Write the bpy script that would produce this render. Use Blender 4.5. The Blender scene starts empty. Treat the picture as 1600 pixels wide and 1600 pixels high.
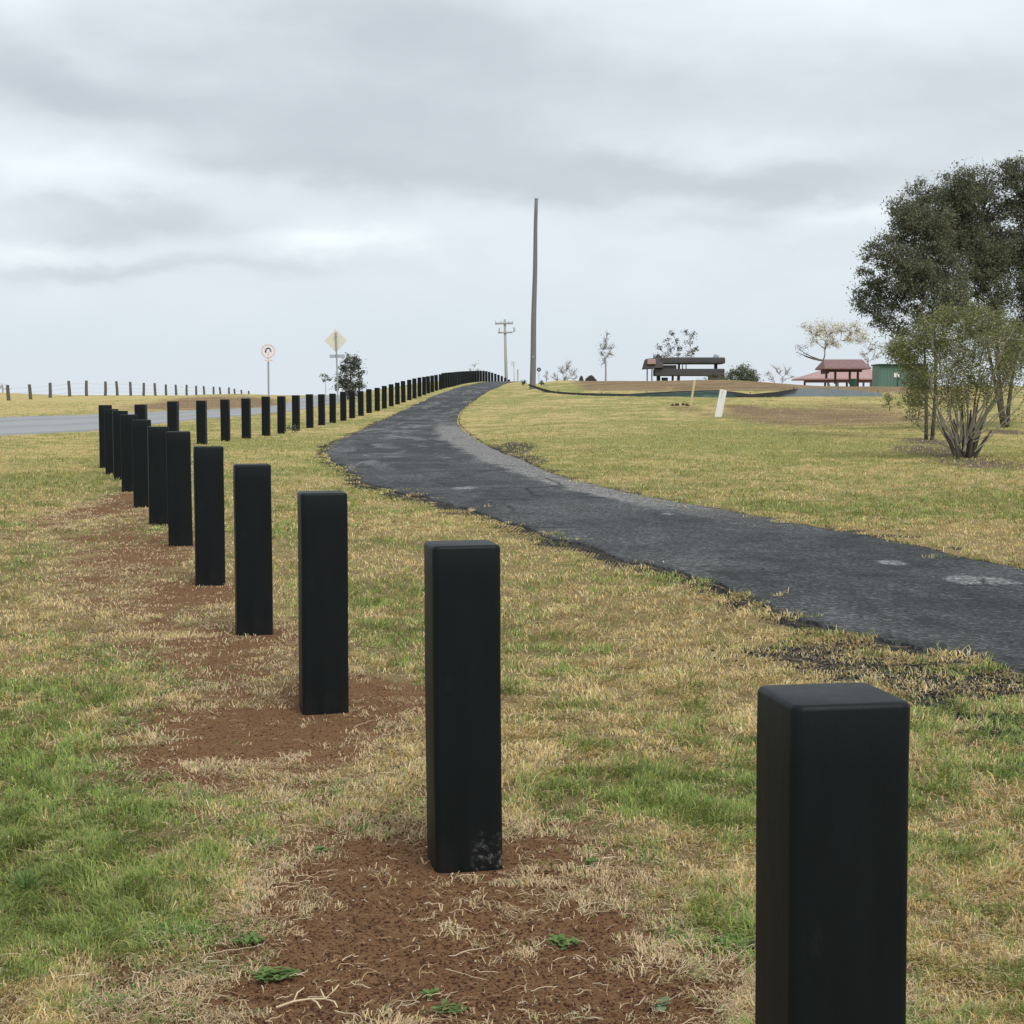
import bpy, math, random
import numpy as np
from mathutils import Vector, Matrix

S = bpy.context.scene
COL = S.collection
R = math.radians
random.seed(7)
rng = np.random.default_rng(11)

# ------------------------------------------------------------------ camera
F = 2500.0            # focal length in pixels of the 1600 px frame
CAMH = 1.52           # eye height
HOR = 632.0           # row of the true horizon
cam = bpy.data.objects.new('camera', bpy.data.cameras.new('camera'))
COL.objects.link(cam)
cam.data.sensor_width = 36.0
cam.data.lens = 36.0 * F / 1600.0
cam.data.clip_start = 0.05
cam.data.clip_end = 30000
PITCH = math.atan((800.0 - HOR) / F)
cam.location = (0, 0, CAMH)
cam.rotation_euler = (math.pi / 2 - PITCH, 0, 0)
S.camera = cam
S.view_settings.view_transform = 'Standard'
S.view_settings.look = 'None'
S.view_settings.gamma = 1.0
S.view_settings.use_curve_mapping = False
S.view_settings.exposure = 0.36
S.cycles.use_denoising = True
S.cycles.max_bounces = 6
S.cycles.diffuse_bounces = 3
S.cycles.transparent_max_bounces = 8

# ------------------------------------------------------------------ node helpers
class NT:
    def __init__(self, tree):
        self.t = tree
        self.t.nodes.clear()
    def n(self, typ, **kw):
        nd = self.t.nodes.new(typ)
        for k, v in kw.items():
            setattr(nd, k, v)
        return nd
    def put(self, sock, v):
        if isinstance(v, bpy.types.NodeSocket):
            self.t.links.new(v, sock)
        elif v is not None:
            if isinstance(v, (tuple, list)) and len(v) == 3 and sock.type == 'RGBA':
                v = tuple(v) + (1,)
            sock.default_value = v
    def math(self, op, a, b=None, c=None, clamp=False):
        nd = self.n('ShaderNodeMath', operation=op)
        nd.use_clamp = clamp
        self.put(nd.inputs[0], a)
        if b is not None: self.put(nd.inputs[1], b)
        if c is not None: self.put(nd.inputs[2], c)
        return nd.outputs[0]
    def mix(self, fac, a, b, blend='MIX'):
        nd = self.n('ShaderNodeMix', data_type='RGBA', blend_type=blend)
        self.put(nd.inputs[0], fac)
        self.put(nd.inputs[6], a)
        self.put(nd.inputs[7], b)
        return nd.outputs[2]
    def noise(self, vec, scale, detail=4, rough=.55, dist=0, out='Fac'):
        nd = self.n('ShaderNodeTexNoise')
        self.put(nd.inputs['Vector'], vec)
        nd.inputs['Scale'].default_value = scale
        nd.inputs['Detail'].default_value = detail
        nd.inputs['Roughness'].default_value = rough
        nd.inputs['Distortion'].default_value = dist
        return nd.outputs[out]
    def ramp(self, fac, stops, interp='LINEAR'):
        nd = self.n('ShaderNodeValToRGB')
        cr = nd.color_ramp
        cr.interpolation = interp
        while len(cr.elements) < len(stops): cr.elements.new(.5)
        for e, (p, c) in zip(cr.elements, stops):
            e.position = p
            e.color = tuple(c) + (1,) if not isinstance(c, (int, float)) else (c, c, c, 1)
        self.put(nd.inputs[0], fac)
        return nd.outputs[0]
    def attr(self, name, out='Color'):
        nd = self.n('ShaderNodeAttribute')
        nd.attribute_name = name
        return nd.outputs[out]
    def scalev(self, vec, s):
        nd = self.n('ShaderNodeMapping')
        self.put(nd.inputs[0], vec)
        nd.inputs['Scale'].default_value = s
        return nd.outputs[0]

def material(name, fn):
    m = bpy.data.materials.new(name)
    m.use_nodes = True
    nt = NT(m.node_tree)
    out = nt.n('ShaderNodeOutputMaterial')
    b = nt.n('ShaderNodeBsdfPrincipled')
    nt.t.links.new(b.outputs[0], out.inputs[0])
    nt.b, nt.out = b, out
    fn(nt, b)
    return m

def bump(nt, b, h, strength, dist=.02):
    nd = nt.n('ShaderNodeBump')
    nd.inputs['Strength'].default_value = strength
    nd.inputs['Distance'].default_value = dist
    nt.put(nd.inputs['Height'], h)
    nt.t.links.new(nd.outputs[0], b.inputs['Normal'])

# ------------------------------------------------------------------ world: overcast sky
w = bpy.data.worlds.new('World')
S.world = w
w.use_nodes = True
nt = NT(w.node_tree)
wo = nt.n('ShaderNodeOutputWorld')
tc = nt.n('ShaderNodeTexCoord').outputs['Generated']
SUN_EL, SUN_AZ = 52.0, 150.0
sky = nt.n('ShaderNodeTexSky')
sky.sky_type = 'NISHITA'
sky.sun_disc = False
sky.sun_elevation = R(SUN_EL)
sky.sun_rotation = R(SUN_AZ)
sky.altitude = 600
sky.air_density = 1.0
sky.dust_density = 3.0
sep = nt.n('ShaderNodeSeparateXYZ')
nt.put(sep.inputs[0], tc)
X_, Y_, Z_ = sep.outputs
az = nt.math('ARCTAN2', X_, Y_)
el = nt.math('ARCSINE', Z_)
comb = nt.n('ShaderNodeCombineXYZ')
nt.put(comb.inputs[0], az)
nt.put(comb.inputs[1], nt.math('MULTIPLY', el, 2.2))
sv = comb.outputs[0]
wn = nt.noise(sv, 5.0, 5, .5, 0, 'Color')
ws = nt.n('ShaderNodeSeparateColor')
nt.put(ws.inputs[0], wn)
wn2 = nt.noise(sv, 17.0, 5, .55, 0, 'Color')
ws2 = nt.n('ShaderNodeSeparateColor')
nt.put(ws2.inputs[0], wn2)
az2 = nt.math('ADD', az, nt.math('MULTIPLY', nt.math('SUBTRACT', ws.outputs[0], .5), .14))
az2 = nt.math('ADD', az2, nt.math('MULTIPLY', nt.math('SUBTRACT', ws2.outputs[0], .5), .09))
el2 = nt.math('ADD', el, nt.math('MULTIPLY', nt.math('SUBTRACT', ws.outputs[1], .5), .05))
el2 = nt.math('ADD', el2, nt.math('MULTIPLY', nt.math('SUBTRACT', ws2.outputs[1], .5), .03))
# soft cloud masses: centre x, centre y, half width, half height, tilt, amount
CLOUDS = [(720, 110, 330, 90, .05, -.34), (560, 30, 200, 60, 0, -.12), (90, 40, 160, 45, .1, .18),
          (260, 90, 150, 45, .2, -.20), (60, 140, 160, 45, .2, -.22), (300, 190, 330, 50, .12, -.28), (440, 270, 260, 32, 0, -.26),
          (90, 290, 160, 40, .1, .26), (190, 370, 170, 24, .0, -.24), (120, 345, 100, 14, .0, -.12), (70, 400, 130, 16, .05, .2), (200, 432, 200, 13, .03, -.28),
          (530, 385, 120, 24, -.05, .32), (480, 425, 130, 14, 0, -.16), (1020, 60, 330, 60, .1, .12), (1240, 20, 200, 45, .1, .2),
          (820, 290, 230, 40, .05, -.25), (1170, 290, 260, 38, .08, -.26), (1120, 350, 90, 17, 0, -.15), (1450, 180, 300, 110, 0, -.22),
          (1330, 350, 190, 26, 0, .24), (1100, 240, 200, 28, 0, .16), (980, 330, 150, 20, 0, .05), (1560, 60, 120, 60, 0, .1),
          (700, 215, 230, 40, .1, -.16)]
v = nt.math('ADD', nt.math('ADD', .58, nt.math('MULTIPLY', nt.math('SUBTRACT', nt.noise(sv, 15.0, 5, .55, .2), .5), .22)), nt.math('MULTIPLY', nt.math('SUBTRACT', nt.noise(sv, 6.0, 5, .45, .3), .5), .26))
for (px, py, rx, ry, tilt, amp) in CLOUDS:
    ca, ce = (px - 800) / F, (HOR - py) / F
    dx = nt.math('SUBTRACT', az2, ca)
    dy = nt.math('SUBTRACT', el2, ce)
    dy = nt.math('ADD', dy, nt.math('MULTIPLY', dx, tilt))
    q = nt.math('ADD', nt.math('POWER', nt.math('MULTIPLY', dx, F / rx), 2.0),
                nt.math('POWER', nt.math('MULTIPLY', dy, F / ry), 2.0))
    v = nt.math('MULTIPLY_ADD', nt.math('EXPONENT', nt.math('MULTIPLY', q, -1.0)), amp, v)
cloud = nt.ramp(v, [(0.0, (.40, .435, .475)), (.3, (.49, .53, .57)), (.55, (.605, .655, .695)), (.85, (.73, .785, .82)), (1, (.79, .835, .865))])
low = nt.ramp(nt.math('MULTIPLY', el, 1 / .35), [(0.0, (.58, .63, .685)), (.10, (.56, .62, .675)), (.25, (.565, .635, .68)), (.5, (.57, .63, .67))])
fl = nt.n('ShaderNodeMapRange', interpolation_type='SMOOTHSTEP')
nt.put(fl.inputs[0], el2)
fl.inputs[1].default_value = .035
fl.inputs[2].default_value = .10
cl = nt.mix(nt.math('MULTIPLY_ADD', fl.outputs[0], .82, .18), low, cloud)
bgc = nt.n('ShaderNodeBackground')
nt.put(bgc.inputs[0], cl)
bgc.inputs[1].default_value = 1.0
bgs = nt.n('ShaderNodeBackground')
nt.put(bgs.inputs[0], sky.outputs[0])
bgs.inputs[1].default_value = .1
mx = nt.n('ShaderNodeMixShader')
mx.inputs[0].default_value = .94
nt.t.links.new(bgs.outputs[0], mx.inputs[1])
nt.t.links.new(bgc.outputs[0], mx.inputs[2])
nt.t.links.new(mx.outputs[0], wo.inputs[0])
w.cycles.sampling_method = 'MANUAL'
w.cycles.sample_map_resolution = 512

sl = bpy.data.lights.new('sun', 'SUN')
sl.energy = 1.5
sl.angle = R(28)
sl.color = (1, .96, .9)
sun = bpy.data.objects.new('sun', sl)
COL.objects.link(sun)
sd = Vector((math.sin(R(SUN_AZ)) * math.cos(R(SUN_EL)), math.cos(R(SUN_AZ)) * math.cos(R(SUN_EL)), math.sin(R(SUN_EL))))
sun.rotation_euler = (-sd).to_track_quat('-Z', 'Y').to_euler()

# ------------------------------------------------------------------ value noise
def _hash(ix, iy, seed):
    h = (ix.astype(np.int64) * 374761393 + iy.astype(np.int64) * 668265263 + seed * 974634777) & 0xffffffff
    h = ((h ^ (h >> 13)) * 1274126177) & 0xffffffff
    return ((h ^ (h >> 16)) & 0xffff) / 65535.0

def vn(x, y, seed=0):
    x = np.asarray(x, float); y = np.asarray(y, float)
    ix, iy = np.floor(x), np.floor(y)
    fx, fy = x - ix, y - iy
    fx = fx * fx * (3 - 2 * fx); fy = fy * fy * (3 - 2 * fy)
    a, b = _hash(ix, iy, seed), _hash(ix + 1, iy, seed)
    c, d = _hash(ix, iy + 1, seed), _hash(ix + 1, iy + 1, seed)
    return (a * (1 - fx) + b * fx) * (1 - fy) + (c * (1 - fx) + d * fx) * fy

def fbm(x, y, sc, seed=0, oc=4):
    s, a, t = 0, 1, 0
    for k in range(oc):
        s = s + a * vn(np.asarray(x) * sc * 2 ** k + 17.3 * k, np.asarray(y) * sc * 2 ** k - 9.1 * k, seed + k)
        t += a; a *= .55
    return s / t

def sstep(a, b, x):
    t = np.clip((np.asarray(x, float) - a) / (b - a), 0, 1)
    return t * t * (3 - 2 * t)

# ------------------------------------------------------------------ terrain
SL = (HOR - 585.0) / F

def pchip_tab(pts):
    xs = np.array([p[0] for p in pts], float); ys = np.array([p[1] for p in pts], float)
    xx = np.linspace(xs[0], xs[-1], 1200)
    yy = np.interp(xx, xs, ys)
    k = np.ones(31) / 31
    yp = np.pad(yy, 15, mode='edge')
    return xx, np.convolve(yp, k, mode='valid')

GC = pchip_tab([(-100, 0), (28, 0), (36, -.08), (44, -.17), (58, -.15), (65, -.04), (73, .07), (81, .22), (92, .45), (101, .59),
                (112, .66), (125, .74), (150, .86), (165, .5), (185, -.6), (220, -3)])
GL = pchip_tab([(-100, 0), (28, 0), (42, -.1), (75, -.13), (95, -.12), (118, -.12), (140, -.35), (220, -1.2)])
GR = pchip_tab([(-100, 0), (30, 0), (50, .02), (64, .08), (76, .20), (84, .36), (92, .74), (100, 1.05), (107, 1.16), (116, .98), (135, -.2), (220, -3)])

def H(x, y):
    x = np.asarray(x, float); y = np.asarray(y, float)
    d = np.clip(y - 150, 0, None)
    base = np.where(d < 39.4, SL * y - .001 * d * d, SL * 189.4 - .001 * 39.4 ** 2 - .06 * (d - 39.4))
    gc = np.interp(y, *GC); gl = np.interp(y, *GL); gr = np.interp(y, *GR)
    wl = sstep(-7.5, -13, x)
    wr = sstep(-.5, 3.2, x + (90 - y) * .02)
    g = gc * (1 - wl) * (1 - wr) + gl * wl + gr * wr
    g = g + .42 * np.exp(-((x + 17) / 5.5) ** 2 - ((y - 97) / 13) ** 2)
    g = g - .12 * np.exp(-((x + 10.5) / 2.2) ** 2 - ((y - 88) / 14) ** 2)
    g = g + .40 * np.exp(-((x + 39) / 6) ** 2 - ((y - 112) / 12) ** 2)
    g = g - .42 * sstep(13, 21, x) * sstep(88, 100, y)
    g = g + .22 * (fbm(x, y, .13, 27, 3) - .5) * sstep(90, 100, y) * sstep(3, 6, x)
    # gentle swales in the right-hand lawn, soft hump under the trees
    g = g - .22 * np.exp(-((x - 9.5) / 5) ** 2 - ((y - 52) / 7) ** 2) * wr
    g = g + .16 * np.exp(-((x - 8.5) / 5) ** 2 - ((y - 66) / 6) ** 2) * wr
    g = g + .16 * np.exp(-((x - 16) / 4) ** 2 - ((y - 47) / 8) ** 2) * wr
    amp = .06 * sstep(12, 45, y) * sstep(1, 6, x)
    g = g + amp * (fbm(x, y, .16, 5, 3) - .5) * 2
    g = g + .05 * sstep(30, 70, y) * sstep(-14, -20, x) * (fbm(x, y, .2, 9, 2) - .5) * 2
    g = g + .018 * (fbm(x, y, 1.1, 21, 3) - .5) * 2 * sstep(140, 60, y)
    return np.maximum(base + g, -110)

def Hs(x, y): return float(H(np.array([x]), np.array([y]))[0])

def ray(px, py):
    c, s = math.cos(PITCH), math.sin(PITCH)
    a, b = (px - 800) / F, (800 - py) / F
    return np.array([a, c + b * s, -s + b * c])

def G(px, py):
    """the ground point seen in that direction"""
    d = ray(px, py)
    ys = np.concatenate([np.arange(1.5, 60, .02), np.arange(60, 400, .1)])
    t = ys / d[1]
    hit = np.nonzero(CAMH + d[2] * t < H(d[0] * t, ys))[0]
    k = hit[0] if len(hit) else np.argmin(np.abs(ys - 150))
    return float(d[0] * t[k]), float(ys[k])

def P(px, py, Y):
    d = ray(px, py)
    t = Y / d[1]
    return Vector((d[0] * t, Y, CAMH + d[2] * t))

# ------------------------------------------------------------------ mesh helpers
def tag(o, label=None, cat=None, group=None, kind=None):
    if label: o['label'] = label
    if cat: o['category'] = cat
    if group: o['group'] = group
    if kind: o['kind'] = kind
    return o

def empty(name, loc, rz=0, **kw):
    o = bpy.data.objects.new(name, None)
    COL.objects.link(o)
    o.location = loc
    o.rotation_euler = (0, 0, rz)
    return tag(o, **kw)

def link(name, me, mat, parent=None, world=True):
    o = bpy.data.objects.new(name, me)
    COL.objects.link(o)
    if mat: me.materials.append(mat)
    if parent:
        o.parent = parent
    return o

class MB:
    """collects polygons into one mesh; coordinates are local to the thing"""
    def __init__(self): self.v, self.f = [], []
    def add(self, vs, fs):
        k = len(self.v)
        self.v += [tuple(p) for p in vs]
        self.f += [tuple(i + k for i in q) for q in fs]
        return self
    def box(self, c, s, m=None):
        x, y, z = (a / 2 for a in s)
        vs = [Vector((i * x, j * y, k * z)) for k in (-1, 1) for j in (-1, 1) for i in (-1, 1)]
        if m: vs = [m @ p for p in vs]
        vs = [p + Vector(c) for p in vs]
        return self.add(vs, [(0, 2, 3, 1), (4, 5, 7, 6), (0, 1, 5, 4), (2, 6, 7, 3), (0, 4, 6, 2), (1, 3, 7, 5)])
    def tube(self, pts, rad, n=6, cap=True):
        pts = [Vector(p) for p in pts]
        k0 = len(self.v)
        up = Vector((0, 0, 1))
        for i, p in enumerate(pts):
            d = (pts[min(i + 1, len(pts) - 1)] - pts[max(i - 1, 0)])
            if d.length < 1e-9: d = Vector((0, 0, 1))
            d.normalize()
            a = d.cross(Vector((.31, .95, .05)))
            if a.length < .1: a = d.cross(Vector((1, 0, 0)))
            a.normalize(); b = d.cross(a)
            r = rad[i] if isinstance(rad, (list, tuple)) else rad
            for j in range(n):
                t = 2 * math.pi * j / n
                self.v.append(tuple(p + a * math.cos(t) * r + b * math.sin(t) * r))
        for i in range(len(pts) - 1):
            for j in range(n):
                q = k0 + i * n
                self.f.append((q + j, q + (j + 1) % n, q + n + (j + 1) % n, q + n + j))
        if cap:
            self.f.append(tuple(k0 + j for j in reversed(range(n))))
            self.f.append(tuple(k0 + (len(pts) - 1) * n + j for j in range(n)))
        return self
    def build(self, name, mat, parent=None, smooth=False, bevel=0, seg=2):
        me = bpy.data.meshes.new(name)
        me.from_pydata(self.v, [], self.f)
        if smooth:
            me.polygons.foreach_set('use_smooth', [True] * len(me.polygons))
        me.update()
        o = link(name, me, mat, parent)
        if bevel:
            bake_bevel(o, bevel, seg)
        return o

def bake_bevel(o, wdt, seg):
    import bmesh
    bm = bmesh.new(); bm.from_mesh(o.data)
    bmesh.ops.bevel(bm, geom=[e for e in bm.edges if e.calc_face_angle(0) > .5], offset=wdt, segments=seg, profile=.5, affect='EDGES')
    bmesh.ops.recalc_face_normals(bm, faces=bm.faces)
    bm.to_mesh(o.data); bm.free()

def arrays_mesh(name, V, faces_idx, sizes, mat, parent=None, colors=None, smooth=False):
    """V (n,3); faces_idx flat loop indices; sizes per polygon"""
    me = bpy.data.meshes.new(name)
    me.vertices.add(len(V)); me.vertices.foreach_set('co', np.ascontiguousarray(V, dtype=np.float32).ravel())
    me.loops.add(len(faces_idx)); me.loops.foreach_set('vertex_index', np.ascontiguousarray(faces_idx, dtype=np.int32).ravel())
    me.polygons.add(len(sizes))
    st = np.concatenate([[0], np.cumsum(sizes)[:-1]]).astype(np.int32)
    me.polygons.foreach_set('loop_start', st)
    if smooth: me.polygons.foreach_set('use_smooth', np.ones(len(sizes), bool))
    me.update(calc_edges=True)
    if colors is not None:
        ca = me.color_attributes.new('Col', 'FLOAT_COLOR', 'POINT')
        c4 = np.ones((len(V), 4), np.float32); c4[:, :3] = colors
        ca.data.foreach_set('color', c4.ravel())
    return link(name, me, mat, parent)

def set_attr(me, name, vals):
    a = me.attributes.new(name, 'FLOAT', 'POINT')
    a.data.foreach_set('value', np.ascontiguousarray(vals, dtype=np.float32))

# ------------------------------------------------------------------ where grass is green, dry, worn or bare
def blobs(lst):
    out = []
    for (px, py, rx, ry, amp) in lst:
        x, y = G(px, py)
        _, y0 = G(px, py - ry); _, y1 = G(px, py + ry)
        out.append((x, y, rx * y / F, max(abs(y0 - y1) / 2, .05), amp))
    return out
def bsum(bl, x, y):
    s = 0
    for (bx, by, rx, ry, a) in bl:
        s = s + a * np.exp(-(((x - bx) / rx) ** 2 + ((y - by) / ry) ** 2))
    return s

GREEN = blobs([(180, 1060, 170, 70, .45), (90, 1180, 190, 110, .45), (200, 1260, 160, 80, .3), (980, 1180, 220, 160, .10), (120, 1380, 200, 120, .35), (330, 1320, 130, 60, .2),
               (620, 1010, 90, 60, .35), (1120, 1130, 110, 110, .28), (1110, 1240, 120, 60, .2), (1140, 1460, 70, 60, .5),
               (870, 1000, 100, 60, .15), (480, 1250, 120, 60, .2), (450, 1540, 90, 35, .4), (300, 1490, 150, 90, .3),
               (370, 1065, 60, 16, .45), (1440, 1200, 120, 60, .1), (850, 1170, 60, 40, .15), (380, 1455, 50, 25, .25),
               (80, 730, 130, 30, .25), (1100, 700, 260, 35, .28), (1250, 670, 150, 20, .15), (100, 790, 120, 25, .2), (440, 690, 130, 14, .3),
               (700, 1130, 500, 200, .05),
               (110, 622, 260, 12, -.5), (300, 640, 260, 10, -.3), (60, 960, 120, 35, -.35), (60, 1040, 110, 30, -.25), (1000, 990, 260, 40, -.35), (1300, 1060, 300, 40, -.35), (700, 830, 250, 40, -.22),
               (1500, 840, 300, 50, -.2), (1100, 770, 160, 20, -.05), (520, 1100, 130, 40, -.3), (1500, 1400, 160, 200, -.15)])
SOIL = blobs([(660, 1440, 270, 120, 1.5), (720, 1365, 190, 45, 1.0), (560, 1600, 200, 70, .9), (900, 1540, 170, 90, .65), (740, 1620, 250, 90, .7), (580, 1092, 90, 26, .95),
              (440, 1140, 190, 55, 1.1), (320, 1170, 100, 45, .7), (390, 1010, 130, 40, .7), (280, 935, 100, 45, .6), (225, 865, 85, 38, .68), (185, 785, 55, 36, .8),
              (190, 830, 55, 30, .5), (330, 925, 60, 20, .4), (1240, 1540, 160, 90, .35), (860, 1320, 80, 40, .4), (240, 1540, 120, 40, .35),
              (1310, 2050, 300, 200, .8)])
DEAD = blobs([(190, 800, 75, 45, .6), (225, 880, 100, 60, .7), (290, 960, 125, 60, .75), (390, 1040, 170, 55, .8), (430, 1160, 210, 75, .85), (540, 1270, 220, 60, .7), (680, 1420, 330, 140, .8),
             (780, 1600, 400, 90, .8), (1260, 1560, 200, 150, .45), (1500, 1480, 150, 120, .35), (260, 1570, 110, 40, .4), (700, 800, 200, 30, .2), (480, 760, 90, 14, .5)])
DARK = blobs([(800, 700, 40, 10, 1.0), (830, 720, 35, 8, .7), (1250, 1020, 110, 18, .9), (1350, 1050, 90, 18, .95), (1480, 1090, 90, 20, 1.1), (1560, 1135, 80, 24, 1.1), (1450, 1060, 120, 20, .7),
              (1150, 945, 40, 10, .6), (1590, 1190, 40, 30, .6), (980, 890, 60, 8, .4), (560, 610, 40, 6, 0), (670, 850, 20, 4, .4), (1590, 1075, 60, 12, .8), (590, 740, 12, 12, .3)])
MULCH = blobs([(1460, 706, 60, 10, 1.0), (1530, 725, 80, 9, .8), (1455, 690, 45, 6, .9), (1570, 675, 40, 6, .7), (1440, 655, 40, 6, .5)])
CLAY = blobs([(1250, 650, 120, 12, .6), (1400, 690, 60, 8, .3), (1330, 635, 100, 10, .5), (1170, 640, 30, 8, .6), (1060, 635, 30, 5, .5), (1450, 620, 60, 14, .35), (330, 631, 110, 11, 1.2), (1330, 656, 170, 14, .55), (930, 705, 90, 8, .3), (1040, 742, 140, 12, .3), (600, 770, 20, 10, 0)])

def zones(x, y):
    n1 = fbm(x, y, .9, 31, 4); n2 = fbm(x, y, 2.6, 41, 3); n3 = fbm(x, y, .22, 51, 3); n4 = fbm(x, y, 7, 61, 3)
    dead = np.clip(bsum(DEAD, x, y), 0, 1)
    g = .39 + (n1 - .5) * 1.0 + (n2 - .5) * 1.1 + (n4 - .5) * 1.1 + (n3 - .5) * .8 + 1.0 * bsum(GREEN, x, y) - .42 * dead
    s = bsum(SOIL, x, y)
    n5 = fbm(x, y, 19, 63, 3)
    s = s * 1.1 + .30 * dead
    s = np.minimum(s, 1.25) * (.30 + 1.25 * n2) + ((n4 - .5) * 1.0 + (n5 - .5) * .9) * sstep(.05, .3, s) - .08
    g = g - .5 * np.clip(s, 0, 1)
    d = bsum(DARK, x, y) * (.4 + 1.2 * n4)
    m = bsum(MULCH, x, y) * (.6 + .8 * n4)
    c = bsum(CLAY, x, y) * (.5 + n1)
    jn = np.stack([(fbm(x, y, 2.0, 171, 4) - .5) * 1.5, (fbm(x, y, 2.0, 181, 4) - .5) * 1.5])
    sel = (x > -6) & (x < 12) & (y > 4) & (y < 60)
    ed = np.zeros(np.shape(x))
    ed[sel] = inside(x[sel] + jn[0][sel], y[sel] + jn[1][sel], POLY)
    d = np.maximum(d, ed * (.2 + .75 * n2))
    # bare red face of the mound behind the silt fence
    c = c + .95 * sstep(87, 91, y) * sstep(109, 103, y + 6 * (n3 - .5)) * sstep(2.6, 5.5, x) * sstep(30, 22, x) * sstep(.30, .44, n1 + .15)
    return np.clip(g, 0, 1), np.clip(s, 0, 1), np.clip(d, 0, 1), np.clip(m, 0, 1), np.clip(c, 0, 1)

# ------------------------------------------------------------------ driveway outline (left edge, right edge)
PAIRS = [((2300, 1150), (2300, 985)), ((1900, 1098), (1900, 935)), ((1600, 1052), (1600, 890)), ((1400, 1012), (1400, 848)),
         ((1200, 962), (1230, 816)), ((1085, 908), (1100, 792)), ((900, 857), (980, 770)), ((730, 802), (880, 746)),
         ((600, 768), (820, 720)), ((540, 742), (770, 700)), ((503, 708), (738, 680)), ((528, 688), (718, 662)), ((600, 655), (722, 643)),
         ((660, 626), (742, 627)), ((702, 610), (764, 612))]
def smooth_curve(pts, per=24, k=9):
    pts = np.array(pts); n = len(pts)
    t = np.linspace(0, n - 1, (n - 1) * per + 1)
    # Catmull-Rom
    i = np.clip(t.astype(int), 0, n - 2); u = (t - i)[:, None]
    g = lambda j: pts[np.clip(j, 0, n - 1)]
    p0, p1, p2, p3 = g(i - 1), g(i), g(i + 1), g(i + 2)
    return .5 * ((2 * p1) + (-p0 + p2) * u + (2 * p0 - 5 * p1 + 4 * p2 - p3) * u ** 2 + (-p0 + 3 * p1 - 3 * p2 + p3) * u ** 3)
Lw = [G(*a) for a, b in PAIRS] + [(-3.55, 108), (-3.1, 122), (-2.7, 137), (-1.6, 152), (.2, 166), (3, 180)]
Rw = [G(*b) for a, b in PAIRS] + [(-.9, 108), (-.6, 122), (-.1, 137), (1.1, 150), (3.0, 160), (6, 170)]
Lc, Rc = smooth_curve(Lw, 40), smooth_curve(Rw, 40)
arc = np.concatenate([[0], np.cumsum(np.linalg.norm(np.diff(Lc, axis=0), axis=1))])
def jag(curve, other, seed, amp):
    d = curve - other; d /= np.linalg.norm(d, axis=1)[:, None]
    n = (fbm(curve[:, 0], curve[:, 1], 1.3, seed, 5) - .5) * 2
    return curve + d * (n * amp)[:, None]
Lj, Rj = jag(Lc, Rc, 71, .38), jag(Rc, Lc, 81, .16)
POLY = np.concatenate([Lj, Rj[::-1]])
def inside(px, py, poly):
    px = np.asarray(px); py = np.asarray(py)
    r = np.zeros(px.shape, bool)
    x0, y0 = poly[:, 0], poly[:, 1]
    x1, y1 = np.roll(x0, 1), np.roll(y0, 1)
    for a, b, c, d in zip(x0, y0, x1, y1):
        if b == d: continue
        m = ((b > py) != (d > py))
        if not m.any(): continue
        r[m] ^= px[m] < (c - a) * (py[m] - b) / (d - b) + a
    return r

# main road outline
RN = [(-22, 12), (-17.5, 24), (-14.5, 33)] + [G(0, 684), G(155, 675), G(300, 658), G(400, 649), (-8.9, 69), (-8.6, 84), (-9.4, 100), (-11, 120), (-14, 150)]
RF = [(-34, 26), (-28, 38), (-23.5, 48)] + [G(0, 652), G(155, 647), G(300, 641), G(400, 638), (-12.4, 82), (-12.6, 92), (-13.4, 104), (-15, 122), (-18, 152)]
RNc, RFc = smooth_curve(RN, 14), smooth_curve(RF, 14)
RPOLY = np.concatenate([RNc, RFc[::-1]])

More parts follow.
